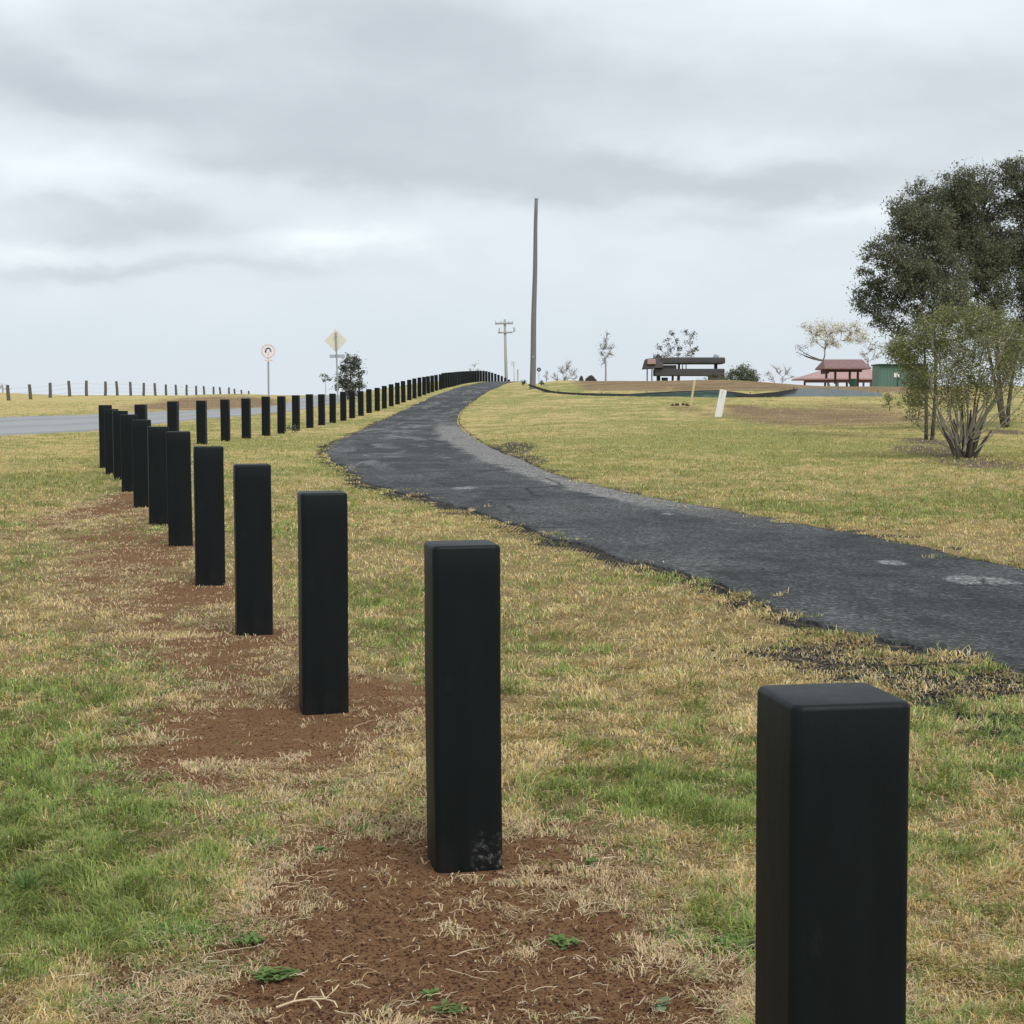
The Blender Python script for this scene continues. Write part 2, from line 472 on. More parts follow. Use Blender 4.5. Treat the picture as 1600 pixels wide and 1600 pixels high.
# ------------------------------------------------------------------ materials: ground
def m_ground(nt, b):
    oc = nt.n('ShaderNodeTexCoord').outputs['Object']
    fine = nt.noise(oc, 90, 5, .7)
    mid = nt.noise(oc, 9, 5, .65)
    big = nt.noise(oc, 1.7, 4, .6)
    g = nt.attr('green', 'Fac'); s = nt.attr('soil', 'Fac'); d = nt.attr('dark', 'Fac')
    m = nt.attr('mulch', 'Fac'); c = nt.attr('clay', 'Fac'); fr = nt.attr('far', 'Fac')
    grit = nt.noise(oc, 230, 3, .8)
    thatch = nt.mix(nt.ramp(nt.math('ADD', nt.math('MULTIPLY', mid, .5), nt.math('MULTIPLY', grit, .5)), [(.38, 0.0), (.62, 1.0)]), (.055, .036, .02), (.36, .26, .14))
    lawn_d = nt.mix(mid, (.44, .34, .14), (.70, .57, .27))
    lawn_g = nt.mix(mid, (.22, .235, .08), (.40, .38, .14))
    gs = nt.math('ADD', g, nt.math('MULTIPLY', nt.math('SUBTRACT', big, .5), .9))
    gs = nt.math('ADD', gs, nt.math('MULTIPLY', nt.math('SUBTRACT', nt.noise(nt.scalev(oc, (.3, .8, 1)), 1.0, 5, .65, .5), .5), 1.1))
    lawn = nt.mix(nt.ramp(gs, [(.12, 0.0), (.62, 1.0)]), lawn_d, lawn_g)
    col = nt.mix(fr, thatch, lawn)
    grit = nt.noise(oc, 260, 3, .8)
    soil = nt.mix(nt.ramp(nt.math('ADD', nt.math('MULTIPLY', fine, .5), nt.math('MULTIPLY', grit, .5)), [(.35, 0.0), (.66, 1.0)]), (.105, .052, .024), (.37, .205, .105))
    soil = nt.mix(nt.ramp(mid, [(.5, 0.0), (.75, .6)]), soil, (.33, .20, .11))
    col = nt.mix(nt.ramp(nt.math('ADD', s, nt.math('MULTIPLY', nt.math('SUBTRACT', mid, .5), .5)), [(.18, 0.0), (.5, 1.0)]), col, soil)
    swz = nt.noise(nt.scalev(oc, (.35, .9, 1)), 1.0, 5, .65, .6)
    cf = nt.ramp(nt.math('ADD', nt.math('MULTIPLY', mid, .35), nt.math('MULTIPLY', swz, .65)), [(.36, 0.0), (.62, 1.0)])
    clay = nt.mix(cf, (.14, .085, .06), (.36, .25, .15))
    col = nt.mix(nt.ramp(nt.math('ADD', c, nt.math('MULTIPLY', nt.math('SUBTRACT', mid, .5), .5)), [(.2, 0.0), (.65, .9)]), col, clay)
    col = nt.mix(nt.ramp(nt.math('ADD', m, nt.math('MULTIPLY', nt.math('SUBTRACT', mid, .5), .7)), [(.25, 0.0), (.55, .9)]), col, nt.mix(fine, (.07, .05, .04), (.22, .17, .14)))
    col = nt.mix(nt.ramp(nt.math('ADD', d, nt.math('MULTIPLY', nt.math('SUBTRACT', mid, .5), .6)), [(.3, 0.0), (.55, .9)]), col, nt.mix(fine, (.025, .025, .026), (.10, .095, .09)))
    nt.put(b.inputs['Base Color'], nt.mix(nt.math('MULTIPLY', nt.math('SUBTRACT', 1, fine), .35), col, nt.mix(1, col, (.45, .42, .4), 'MULTIPLY')))
    b.inputs['Roughness'].default_value = 1
    b.inputs['Specular IOR Level'].default_value = .1
    bump(nt, b, nt.math('ADD', fine, nt.math('MULTIPLY', mid, 2)), .7, .03)
M_GROUND = material('lawn and red soil', m_ground)

def m_blade(nt, b):
    nt.put(b.inputs['Base Color'], nt.attr('Col'))
    b.inputs['Roughness'].default_value = .75
    b.inputs['Specular IOR Level'].default_value = .25
    tr = nt.n('ShaderNodeBsdfTranslucent')
    nt.put(tr.inputs[0], nt.attr('Col'))
    mx = nt.n('ShaderNodeMixShader'); mx.inputs[0].default_value = .3
    nt.t.links.new(b.outputs[0], mx.inputs[1]); nt.t.links.new(tr.outputs[0], mx.inputs[2])
    nt.t.links.new(mx.outputs[0], nt.out.inputs[0])
M_BLADE = material('grass blades', m_blade)
M_LEAF = material('leaves', m_blade)

def m_asphalt(nt, b):
    oc = nt.n('ShaderNodeTexCoord').outputs['Object']
    uv = nt.attr('across', 'Fac'); al = nt.attr('along', 'Fac')
    agg = nt.n('ShaderNodeTexVoronoi'); nt.put(agg.inputs['Vector'], oc); agg.inputs['Scale'].default_value = 42
    fine = nt.noise(oc, 60, 4, .75)
    mid = nt.noise(oc, 2.2, 6, .6, .5)
    big = nt.noise(oc, .45, 4, .55, .6)
    st = nt.noise(nt.scalev(oc, (.9, .22, 1)), 1.6, 5, .6, .8)
    col = nt.mix(nt.ramp(mid, [(.3, 0.0), (.72, 1.0)]), (.022, .023, .024), (.062, .064, .066))
    col = nt.mix(nt.ramp(big, [(.45, 0.0), (.68, .6)]), col, (.120, .120, .118))
    col = nt.mix(nt.math('MULTIPLY', nt.ramp(st, [(.52, 0.0), (.66, .75)]), nt.attr('worn', 'Fac')), col, (.19, .19, .19))
    # older, paler strip along the inside of the bend
    side = nt.math('ADD', uv, nt.math('MULTIPLY', nt.math('SUBTRACT', mid, .5), .22))
    col = nt.mix(nt.math('MULTIPLY', nt.ramp(side, [(.73, 0.0), (.78, .85)]), nt.attr('old', 'Fac')), col, nt.mix(fine, (.14, .135, .128), (.29, .28, .26)))
    # pale patches
    col = nt.mix(nt.ramp(nt.math('ADD', nt.attr('patch', 'Fac'), nt.math('MULTIPLY', nt.math('SUBTRACT', nt.noise(oc, 7, 5, .7), .5), 1.3)), [(.48, 0.0), (.62, .6)]), col, (.27, .275, .27))
    # loose stone speckle
    sp = nt.n('ShaderNodeSeparateColor'); nt.put(sp.inputs[0], agg.outputs['Color'])
    col = nt.mix(nt.ramp(sp.outputs[0], [(.55, 0.0), (.97, .8)]), col, nt.mix(1, col, (2.9, 2.95, 3.0), 'MULTIPLY'))
    col = nt.mix(nt.ramp(sp.outputs[1], [(.55, 0.0), (.95, .8)]), col, nt.mix(1, col, (.25, .25, .25), 'MULTIPLY'))
    # cracks
    cr = nt.n('ShaderNodeTexVoronoi', feature='DISTANCE_TO_EDGE')
    nt.put(cr.inputs['Vector'], nt.mix(.25, oc, nt.noise(oc, 1.4, 4, .6, 0, 'Color'), 'ADD')); cr.inputs['Scale'].default_value = .55
    cm = nt.math('MULTIPLY', nt.ramp(cr.outputs['Distance'], [(0.0, 1.0), (.022, 0.0)]), nt.ramp(nt.noise(oc, .6, 2), [(.5, 0.0), (.58, .9)]))
    col = nt.mix(cm, col, (.012, .012, .013))
    col = nt.mix(nt.ramp(nt.attr('rim', 'Fac'), [(0, 0.0), (1, .45)]), col, (.018, .018, .018))
    nt.put(b.inputs['Base Color'], col)
    b.inputs['Roughness'].default_value = .85
    b.inputs['Specular IOR Level'].default_value = .35
    bump(nt, b, nt.math('SUBTRACT', nt.math('ADD', agg.outputs['Distance'], fine), nt.math('MULTIPLY', cm, 2)), .9, .02)
M_ASPH = material('weathered dark asphalt', m_asphalt)

def m_road(nt, b):
    oc = nt.n('ShaderNodeTexCoord').outputs['Object']
    uv = nt.attr('across', 'Fac')
    fine = nt.noise(oc, 40, 4, .7); mid = nt.noise(nt.scalev(oc, (1, .25, 1)), 1.0, 4, .6)
    col = nt.mix(mid, (.26, .265, .275), (.38, .385, .39))
    col = nt.mix(nt.ramp(uv, [(.0, .6), (.1, 0.0), (.25, .0), (.36, .55), (.46, 0.0), (.60, .0), (.72, .6), (.82, 0.0), (1, .4)]), col, (.21, .215, .225))
    col = nt.mix(nt.math('MULTIPLY', fine, .3), col, (.14, .14, .145))
    nt.put(b.inputs['Base Color'], col); b.inputs['Roughness'].default_value = .8
M_ROAD = material('grey road seal', m_road)

# ------------------------------------------------------------------ ground sheet
yr = np.concatenate([-np.geomspace(60, 1, 14), np.linspace(-.5, 1.2, 8), np.geomspace(1.25, 240, 620), np.geomspace(250, 14000, 60)])
ur = np.concatenate([-np.geomspace(14, .56, 22), np.linspace(-.52, .52, 380), np.geomspace(.56, 14, 22)])
YY, UU = np.meshgrid(yr, ur, indexing='ij')
XX = UU * (np.clip(YY, 0, None) + 1.5)
ZZ = H(XX, YY)
nR, nC = XX.shape
Vg = np.stack([XX, YY, ZZ], -1).reshape(-1, 3)
i, j = np.meshgrid(np.arange(nR - 1), np.arange(nC - 1), indexing='ij')
q = (i * nC + j).ravel()
Fg = np.stack([q, q + 1, q + nC + 1, q + nC], 1)
ground = arrays_mesh('ground', Vg, Fg.ravel(), np.full(len(Fg), 4), M_GROUND, smooth=True)
tag(ground, kind='structure')
zg, zs, zd, zm, zc = zones(Vg[:, 0], Vg[:, 1])
FARY = (16, 34)
for nme, val in (('green', zg), ('soil', zs), ('dark', zd), ('mulch', zm), ('clay', zc), ('far', .25 + .75 * sstep(FARY[0] - 8, FARY[1], Vg[:, 1]))):
    set_attr(ground.data, nme, val)

def strip(name, A, B, na, lift, mat, skirt=.08):
    n = len(A)
    ts = np.linspace(0, 1, na)
    V = A[:, None, :] * (1 - ts)[None, :, None] + B[:, None, :] * ts[None, :, None]
    Z = H(V[..., 0], V[..., 1]) + lift
    Z[:, 0] -= lift + skirt; Z[:, -1] -= lift + skirt
    # the skirt columns drop straight down next to the edge columns
    V[:, 0] = V[:, 1] + (V[:, 0] - V[:, 1]) * .08
    V[:, -1] = V[:, -2] + (V[:, -1] - V[:, -2]) * .08
    V3 = np.concatenate([V, Z[..., None]], -1).reshape(-1, 3)
    i, j = np.meshgrid(np.arange(n - 1), np.arange(na - 1), indexing='ij')
    q = (i * na + j).ravel()
    Fq = np.stack([q, q + 1, q + na + 1, q + na], 1)
    o = arrays_mesh(name, V3, Fq.ravel(), np.full(len(Fq), 4), mat, smooth=True)
    tag(o, kind='structure')
    set_attr(o.data, 'across', np.tile(ts, n))
    return o, V3, ts

drv, V3, ts = strip('driveway', Lj, Rj, 40, .022, M_ASPH)
set_attr(drv.data, 'along', np.repeat(arc, 40))
OLD = sstep(15, 20, V3[:, 1]) * sstep(60, 46, V3[:, 1])
set_attr(drv.data, 'old', OLD)
set_attr(drv.data, 'worn', .25 + .75 * sstep(20, 30, V3[:, 1]))
rim = np.zeros(40); rim[:3] = .3, .1, 0; rim[-3:] = 0, .2, .4
set_attr(drv.data, 'rim', np.tile(rim, len(Lj)))
PATCH = blobs([(1395, 884, 26, 5, 1), (1540, 912, 60, 8, 1), (1500, 908, 30, 5, .6), (727, 765, 26, 3, 1), (1045, 806, 16, 3, .8), (1130, 860, 60, 10, .35), (660, 735, 70, 8, .3)])
set_attr(drv.data, 'patch', np.clip(bsum(PATCH, V3[:, 0], V3[:, 1]), 0, 1))
road, _, _ = strip('road', RNc, RFc, 16, .04, M_ROAD)

# ------------------------------------------------------------------ grass
def sample_ground(n, x0, x1, y0, y1, ypow=1.0, seed=1):
    """random ground points, thinning with distance"""
    r = np.random.default_rng(seed)
    py = y0 + (y1 - y0) * r.random(n) ** ypow
    px = x0 + (x1 - x0) * r.random(n)
    Y = CAMH * F / np.maximum(py - 585, 4)
    X = (px - 800) / F * Y
    return X, Y

ROWA = [(.555, 2.74), (-.150, 4.93), (-.862, 7.26), (-1.520, 9.36), (-2.20, 11.6), (-2.95, 14.2), (-3.62, 16.4),
        (-4.24, 18.35), (-4.96, 20.75), (-5.62, 23.0), (-6.13, 24.55), (-6.62, 26.1)]

PAL_G = np.array([(.155, .30, .055), (.25, .38, .075), (.095, .20, .045), (.34, .44, .11), (.14, .26, .09)])
PAL_S = np.array([(.82, .64, .33), (.72, .50, .20), (.54, .43, .28), (.90, .77, .50), (.36, .23, .12)])

def make_grass(name, X, Y, seed, lmul=1.0, prob=None, label=None):
    r = np.random.default_rng(seed)
    g, s, d, m, c = zones(X, Y)
    cl = fbm(X, Y, 9, 91, 4)                       # clumps
    keep = r.random(len(X)) < np.clip(1.25 - 1.30 * s - .9 * d - .8 * m - .65 * c, .0, 1) * np.clip((cl - .30) * 4.0, .12, 1)
    jx = X + (fbm(X, Y, 2.6, 95, 5) - .5) * 1.3; jy = Y + (fbm(X, Y, 2.6, 97, 5) - .5) * 1.3 + .05
    keep &= ~inside(jx, jy, POLY)
    keep &= ~inside(X, Y, RPOLY)
    for (bx, by) in ROWA[:8]:
        keep &= (np.abs(X - bx) > .112) | (np.abs(Y - by) > .112)
    X, Y, g, s, cl = X[keep], Y[keep], g[keep], s[keep], cl[keep]
    n = len(X)
    Z = H(X, Y)
    isg = r.random(n) < np.clip(sstep(-.05, 1.05, g + (cl - .5) * .7), .04, .82)
    L = (.018 + .028 * r.random(n) ** 1.5 + .012 * isg * r.random(n)) * lmul + Y * .00036
    L *= np.where(s > .3, .75, 1)
    W = .0011 + .0010 * r.random(n) + Y * .00034
    phi = fbm(X, Y, 2.2, 201, 3) * 25 + r.normal(0, 1.0, n)
    cl2 = fbm(X, Y, 5.5, 207, 3)
    L = L * (.45 + 1.15 * sstep(.25, .75, cl2)) * np.where(r.random(n) < .04, 1.7, 1)
    tilt = np.where(isg, .25 + .85 * r.random(n), .65 + .85 * r.random(n))
    tilt = np.where(s > .12, np.maximum(tilt, .95 + .5 * r.random(n)), tilt)
    tilt2 = tilt + .3 + .8 * r.random(n)
    tilt2 = np.minimum(tilt2, 1.75)
    psi = phi + np.pi / 2 + (r.random(n) - .5) * 1.2
    yaw2 = phi + (r.random(n) - .5) * 1.6
    sx, sy = np.cos(psi) * W / 2, np.sin(psi) * W / 2
    mx_ = X + np.cos(phi) * np.sin(tilt) * L * .5; my_ = Y + np.sin(phi) * np.sin(tilt) * L * .5
    mz_ = Z + .002 + np.cos(tilt) * L * .5 + r.random(n) * .010
    tx = mx_ + np.cos(yaw2) * np.sin(tilt2) * L * .5; ty = my_ + np.sin(yaw2) * np.sin(tilt2) * L * .5
    tz = np.maximum(mz_ + np.cos(tilt2) * L * .5, Z + .002)
    V = np.empty((n, 5, 3), np.float32)
    ins = inside(X, Y, POLY) * .018
    Z = Z + ins; mz_ = mz_ + ins; tz = tz + ins
    V[:, 0] = np.stack([X - sx, Y - sy, Z - .004], 1); V[:, 1] = np.stack([X + sx, Y + sy, Z - .004], 1)
    V[:, 2] = np.stack([mx_ + sx * .9, my_ + sy * .9, mz_], 1); V[:, 3] = np.stack([mx_ - sx * .9, my_ - sy * .9, mz_], 1)
    V[:, 4] = np.stack([tx, ty, tz], 1)
    ci = np.where(isg[:, None], PAL_G[r.integers(0, 5, n)], PAL_S[r.choice(5, n, p=[.27, .27, .2, .13, .13])])
    ci = ci * ((.72 + .5 * r.random(n)) * (.70 + .60 * fbm(X, Y, 6.5, 211, 4)))[:, None]
    dd_ = (sstep(.05, .3, s) * .6)[:, None] * (~isg)[:, None]
    ci = ci * (1 - dd_) + np.array([.66, .52, .36]) * (.6 + .7 * r.random(n))[:, None] * dd_
    # yellow-green lawn tone where the turf is neither lush nor dead
    yg = np.array([.56, .46, .18])
    f = np.clip(.25 + .25 * (fbm(X, Y, .5, 99, 2) - .5) + .45 * sstep(12, 40, Y), 0, 1)[:, None] * np.where(s > .2, .3, 1.0)[:, None]
    ci = ci * (1 - f) + yg * (.75 + .5 * r.random(n))[:, None] * f
    k = (np.arange(n) * 5)[:, None]
    fi = np.concatenate([k + [0, 1, 2, 3], k + [3, 2, 4]], 1).ravel()
    sizes = np.tile([4, 3], n)
    colr = np.repeat(ci[:, None, :], 5, 1).reshape(-1, 3)
    o = arrays_mesh(name, V.reshape(-1, 3), fi, sizes, M_BLADE, colors=colr)
    tag(o, label, 'grass', kind='stuff')
    return o

Xa, Ya = sample_ground(820000, -260, 1860, 800, 1700, 1.0, 3)
Xb, Yb = sample_ground(330000, -200, 1800, 626, 830, .9, 4)
# a little beside and below the frame too, thinner
Xc, Yc = sample_ground(60000, -1400, 3000, 900, 2600, 1.0, 5)
m_ = (Xc / Yc < -.42) | (Xc / Yc > .42) | (Yc < 3.45)
make_grass('grass', np.concatenate([Xa, Xb, Xc[m_]]), np.concatenate([Ya, Yb, Yc[m_]]), 15,
           label='patchy mown lawn of green and straw-dry blades')

# loose dead stems lying on the ground
def make_litter():
    r = np.random.default_rng(77)
    X, Y = sample_ground(20000, -200, 1800, 930, 1680, .8, 8)
    g, s, d, m, c = zones(X, Y)
    keep = (r.random(len(X)) < .35 + .65 * np.clip(1 - g * 1.5, 0, 1)) & ~inside(X, Y, POLY) & (r.random(len(X)) < np.where(s > .6, .22, 1))
    for (bx, by) in ROWA[:6]:
        keep &= (np.abs(X - bx) > .15) | (np.abs(Y - by) > .15)
    X, Y = X[keep], Y[keep]
    n, K = len(X), 7
    L = .02 + .06 * r.random(n) ** 2 + .10 * (r.random(n) < .06)
    a = r.random(n) * 2 * np.pi
    curl = r.normal(0, .17, n)
    W = (.0005 + .0006 * r.random(n) + Y * .00007)
    V = np.empty((n, K, 2, 3), np.float32)
    cx, cy = X.copy(), Y.copy()
    arch = .001 + .007 * r.random(n) ** 2
    for k in range(K):
        t = k / (K - 1)
        z = H(cx, cy) + .008 + arch * math.sin(math.pi * t) + .006 * r.random(n)
        wx, wy = -np.sin(a) * W * (1 - .6 * t), np.cos(a) * W * (1 - .6 * t)
        V[:, k, 0] = np.stack([cx - wx, cy - wy, z], 1); V[:, k, 1] = np.stack([cx + wx, cy + wy, z + .001], 1)
        cx = cx + np.cos(a) * L / (K - 1); cy = cy + np.sin(a) * L / (K - 1)
        a = a + curl + r.normal(0, .22, n)
    base = (np.arange(n) * K * 2)[:, None]
    f = []
    for k in range(K - 1):
        f.append(base + [2 * k, 2 * k + 1, 2 * k + 3, 2 * k + 2])
    f = np.stack(f, 1).reshape(-1, 4)
    pal = np.array([(.62, .50, .33), (.52, .39, .22), (.70, .60, .42), (.40, .28, .17)])
    c = pal[r.integers(0, 4, n)] * (.8 + .4 * r.random(n))[:, None]
    o = arrays_mesh('dry_straw', V.reshape(-1, 3), f.ravel(), np.full(len(f), 4), M_BLADE, colors=np.repeat(c[:, None], K * 2, 1).reshape(-1, 3))
    tag(o, 'loose curled straw and dead stems scattered over lawn and bare soil', 'straw', kind='stuff')
make_litter()

def make_stones(name, label, X, Y, size, pal, seed, flat=.6, lift=.3):
    r = np.random.default_rng(seed)
    n = len(X)
    oct_ = np.array([(1, 0, 0), (0, 1, 0), (-1, 0, 0), (0, -1, 0), (0, 0, 1), (0, 0, -1)], float)
    fo = np.array([(0, 1, 4), (1, 2, 4), (2, 3, 4), (3, 0, 4), (1, 0, 5), (2, 1, 5), (3, 2, 5), (0, 3, 5)])
    sz = size * (.5 + r.random(n))
    V = oct_[None] * (.7 + .6 * r.random((n, 6, 1))) * sz[:, None, None]
    a = r.random(n) * 6.28
    ca, sa = np.cos(a), np.sin(a)
    x = V[..., 0] * ca[:, None] - V[..., 1] * sa[:, None] * .7; y = V[..., 0] * sa[:, None] + V[..., 1] * ca[:, None] * .7
    V = np.stack([x + X[:, None], y + Y[:, None], V[..., 2] * flat + (H(X, Y) + sz * lift)[:, None]], -1)
    f = (np.arange(n) * 6)[:, None, None] + fo[None]
    c = pal[r.integers(0, len(pal), n)] * (.7 + .6 * r.random(n))[:, None]
    o = arrays_mesh(name, V.reshape(-1, 3), f.reshape(-1), np.full(n * 8, 3), M_BLADE, colors=np.repeat(c[:, None], 6, 1).reshape(-1, 3))
    tag(o, label, name.split('_')[-1], kind='stuff')
    return o
# gravel shed from the driveway edge
r = np.random.default_rng(5)
k = r.integers(60, 520, 16000)
k2 = r.random(16000) < .72
side = np.where(k2, 1, 0)
E = np.where(k2[:, None], Lj[k], Rj[k]); O = np.where(k2[:, None], Rj[k], Lj[k])
dd = E - O; dd /= np.linalg.norm(dd, axis=1)[:, None]
off = np.abs(r.normal(0, .22, 16000)) * np.where(k2, 1, .4) - .06
GX, GY = E[:, 0] + dd[:, 0] * off, E[:, 1] + dd[:, 1] * off
X2, Y2 = sample_ground(26000, 1100, 1800, 930, 1250, 1, 12)
zz = zones(X2, Y2)[2]
kk = (r.random(len(X2)) < zz) & ~inside(X2, Y2, POLY)
GX, GY = np.concatenate([GX, X2[kk]]), np.concatenate([GY, Y2[kk]])
make_stones('loose_gravel', 'dark gravel crumbs spilled along the ragged driveway edges', GX, GY, .008, np.array([(.03, .03, .032), (.06, .06, .062), (.10, .10, .10), (.02, .02, .02)]), 6)
X3, Y3 = sample_ground(90000, -100, 1700, 780, 1690, 1, 14)
kk = (r.random(len(X3)) < zones(X3, Y3)[1] * .9)
make_stones('soil_crumbs', 'small red-brown soil crumbs on the bare ground', X3[kk], Y3[kk], .0042, np.array([(.10, .045, .024), (.16, .075, .042), (.07, .03, .017), (.2, .11, .065)]), 7, .7, .1)
X4, Y4 = sample_ground(420, 100, 1650, 1180, 1690, 1, 16)
make_stones('seed_husks', 'tiny pale seed husks and pods on the soil', X4, Y4, .0045, np.array([(.62, .58, .46), (.5, .42, .28), (.7, .68, .6)]), 8, .5, .8)

# ------------------------------------------------------------------ bollards
def m_boll(scuff=False):
    def fn(nt, b):
        oc = nt.n('ShaderNodeTexCoord').outputs['Object']
        n1 = nt.noise(nt.scalev(oc, (1, 1, .18)), 14, 5, .6)
        n2 = nt.noise(oc, 120, 3, .7)
        col = nt.mix(n1, (.0020, .0040, .0048), (.0055, .0085, .0098))
        sz = nt.n('ShaderNodeSeparateXYZ'); nt.put(sz.inputs[0], oc)
        dust = nt.math('MULTIPLY', nt.ramp(sz.outputs[2], [(0.0, .22), (.04, .12), (.12, 0.0)]), nt.ramp(n1, [(.4, 0.0), (.65, 1.0)]))
        col = nt.mix(dust, col, (.085, .05, .035))
        smear = nt.ramp(nt.noise(nt.scalev(oc, (1, 1, .35)), 9, 6, .75), [(.60, 0.0), (.78, .35)])
        col = nt.mix(smear, col, (.030, .036, .037))
        if scuff:
            f = nt.math('MULTIPLY', nt.ramp(sz.outputs[2], [(0.0, 1.0), (.07, .8), (.13, 0.0)]), nt.ramp(nt.noise(oc, 45, 6, .8), [(.52, 0.0), (.66, 1.0)]))
            col = nt.mix(nt.math('MULTIPLY', f, nt.ramp(sz.outputs[0], [(.0, 0.0), (.04, 1.0)])), col, (.22, .22, .22))
        nt.put(b.inputs['Base Color'], col)
        nt.put(b.inputs['Roughness'], nt.math('ADD', .42, nt.math('MULTIPLY', n1, .2)))
        b.inputs['Specular IOR Level'].default_value = .22
        bump(nt, b, nt.math('ADD', n1, nt.math('MULTIPLY', n2, .2)), .18, .01)
    return material('black recycled plastic', fn)
M_BOLL, M_BOLL2 = m_boll(), m_boll(True)
BW = .211
def boll_mesh(rb, chip):
    import bmesh
    bm = bmesh.new()
    bmesh.ops.create_cube(bm, size=1)
    for v_ in bm.verts:
        v_.co = Vector((v_.co.x * BW, v_.co.y * BW, (v_.co.z + .5) * 1.06 - .06))
    bm.normal_update()
    vert_e = [e for e in bm.edges if abs(e.verts[0].co.z - e.verts[1].co.z) > .5]
    bmesh.ops.bevel(bm, geom=vert_e, offset=.022, segments=5, profile=.5, affect='EDGES')
    top = [e for e in bm.edges if all(v_.co.z > .9 for v_ in e.verts)]
    bmesh.ops.bevel(bm, geom=top, offset=.011, segments=3, profile=.5, affect='EDGES')
    # slight sawn unevenness down the faces
    hor = [f_ for f_ in bm.faces if abs(f_.normal.z) < .1 and f_.calc_area() > .05]
    bmesh.ops.subdivide_edges(bm, edges=[e for e in bm.edges if abs(e.verts[0].co.z - e.verts[1].co.z) > .5], cuts=10)
    for v_ in bm.verts:
        if v_.co.z < .96:
            k_ = math.sin(v_.co.z * 5 + chip * 2) * .0012
            v_.co.x += k_; v_.co.y += k_ * .6
    me = bpy.data.meshes.new('bollard')
    bm.normal_update()
    for f_ in bm.faces: f_.smooth = f_.calc_area() < .006 or (f_.normal.z < .9 and f_.calc_area() < .012)
    bm.to_mesh(me); bm.free()
    try:
        me.set_sharp_from_angle(angle=R(40))
    except Exception: pass
    return me
BM = [boll_mesh(random.Random(k), k) for k in range(4)]
for k, me in enumerate(BM): me.materials.append(M_BOLL)
me2 = BM[1].copy(); me2.materials.clear(); me2.materials.append(M_BOLL2)
def bollard(x, y, yaw, label, group, me=None, sc=1.0, lean=.006, z=None):
    o = bpy.data.objects.new('bollard', me or random.choice(BM))
    COL.objects.link(o)
    o.location = (x, y, Hs(x, y) if z is None else z)
    o.rotation_euler = (random.gauss(0, lean), random.gauss(0, lean) - .003, yaw + random.gauss(0, .02))
    o.scale = (1, 1, sc)
    tag(o, label, 'bollard', group)
    return o
ga = 'black square bollards in the near row'
LA = ['nearest black bollard, cut off by the bottom edge of the picture',
      'black bollard with pale scuffs at its foot on bare red soil, second nearest',
      'third nearest black bollard, the one left of the scuffed bollard',
      'fourth nearest black bollard in the near row',
      'fifth nearest black bollard in the near row, standing clear of those behind',
      'sixth nearest black bollard, overlapping the one behind it on its left',
      'seventh nearest black bollard in the near row',
      'eighth nearest black bollard in the near row',
      'ninth nearest black bollard in the near row',
      'tenth nearest black bollard, third from the far left end of the near row',
      'eleventh nearest black bollard, second from the far left end of the near row',
      'farthest bollard of the near row, at its left end against the grey road']
YAWA = [9.5, 11.3, 11, 12, 12, 13, 14, 14, 14, 14, 14, 14]
SCA = [.975, 1.005, 1.0, .995, 1.0, 1.01, 1.0, 1.0, 1.0, 1.0, 1.0, 1.02]
for k, (x, y) in enumerate(ROWA):
    bollard(x, y, R(YAWA[k]), LA[k], ga, me2 if k == 1 else BM[k % 4], SCA[k], .003)
ORD = ['first', 'second', 'third', 'fourth', 'fifth', 'sixth', 'seventh', 'eighth', 'ninth', 'tenth', 'eleventh', 'twelfth', 'thirteenth', 'fourteenth',
       'fifteenth', 'sixteenth', 'seventeenth', 'eighteenth', 'nineteenth', 'twentieth', 'twenty-first', 'twenty-second', 'twenty-third', 'twenty-fourth',
       'twenty-fifth', 'twenty-sixth', 'twenty-seventh', 'twenty-eighth']
BX = [222, 271.5, 316, 353, 385.5, 416.2, 440.5, 463, 484.7, 503.2, 520.5, 537, 550.7, 564.5, 577.2, 590, 601, 611.8, 621.5, 630.7, 640, 648, 655.8, 663, 669.5, 675.8, 682.2, 688.5]
BYB = [None, None, 694, 692, 687.5, 683, 679, 673.5, 667.5, 666, 661.5, 657, 653, 648.5, 645, 641.5, 638, 634.5, 631.5, 628, 625, 621, 618.5, 615.5, 614, 612, 609.5, 608]
BYT = [632, 627, 626, 624, 622.5, 619.5, 619, 617.5, 616, 616, 615, 612, 611.5, 611, 608, 606, 603, 600.5, 598, 595.5, 593.5, 591.5, 590, 589, 588, 587, 586, 585]
gb = 'black bollards in the row between driveway and road'
for k in range(28):
    X = -7.3 if k == 0 else (-7.25 if k == 1 else -7.15 + .147 * min(k - 2, 4) + .1 * max(k - 6, 0))
    Y = X * F / (BX[k] - 800)
    zt = CAMH + (HOR - BYT[k]) * Y / F
    zb = Hs(X, Y)
    lab = {0: 'leftmost bollard of the far row, half hidden behind the near row', 27: 'last far bollard with a visible gap before the solid dark stretch'}.get(
        k, ORD[k] + ' black bollard from the left in the far row beside the driveway')
    bollard(X, Y, R(-3 + k * .1), lab, gb, None, max(.9, min(1.2, zt - zb)), .005)
    if k == 27: lx, ly = X, Y
gc_ = 'far black bollards that overlap into a solid dark band at the crest'
pts = [(lx, ly), (-4.15, 112), (-3.95, 125), (-3.45, 138), (-2.55, 150), (-1.5, 160), (-.1, 170), (1.6, 180), (3.6, 190)]
cv = smooth_curve(pts, 60)
cvT = [(105, 583.2), (112, 581.5), (120, 580.3), (130, 579.5), (142, 579), (150, 581.5), (157, 587), (166, 594), (190, 610)]
d = np.concatenate([[0], np.cumsum(np.linalg.norm(np.diff(cv, axis=0), axis=1))])
s_ = 2.45
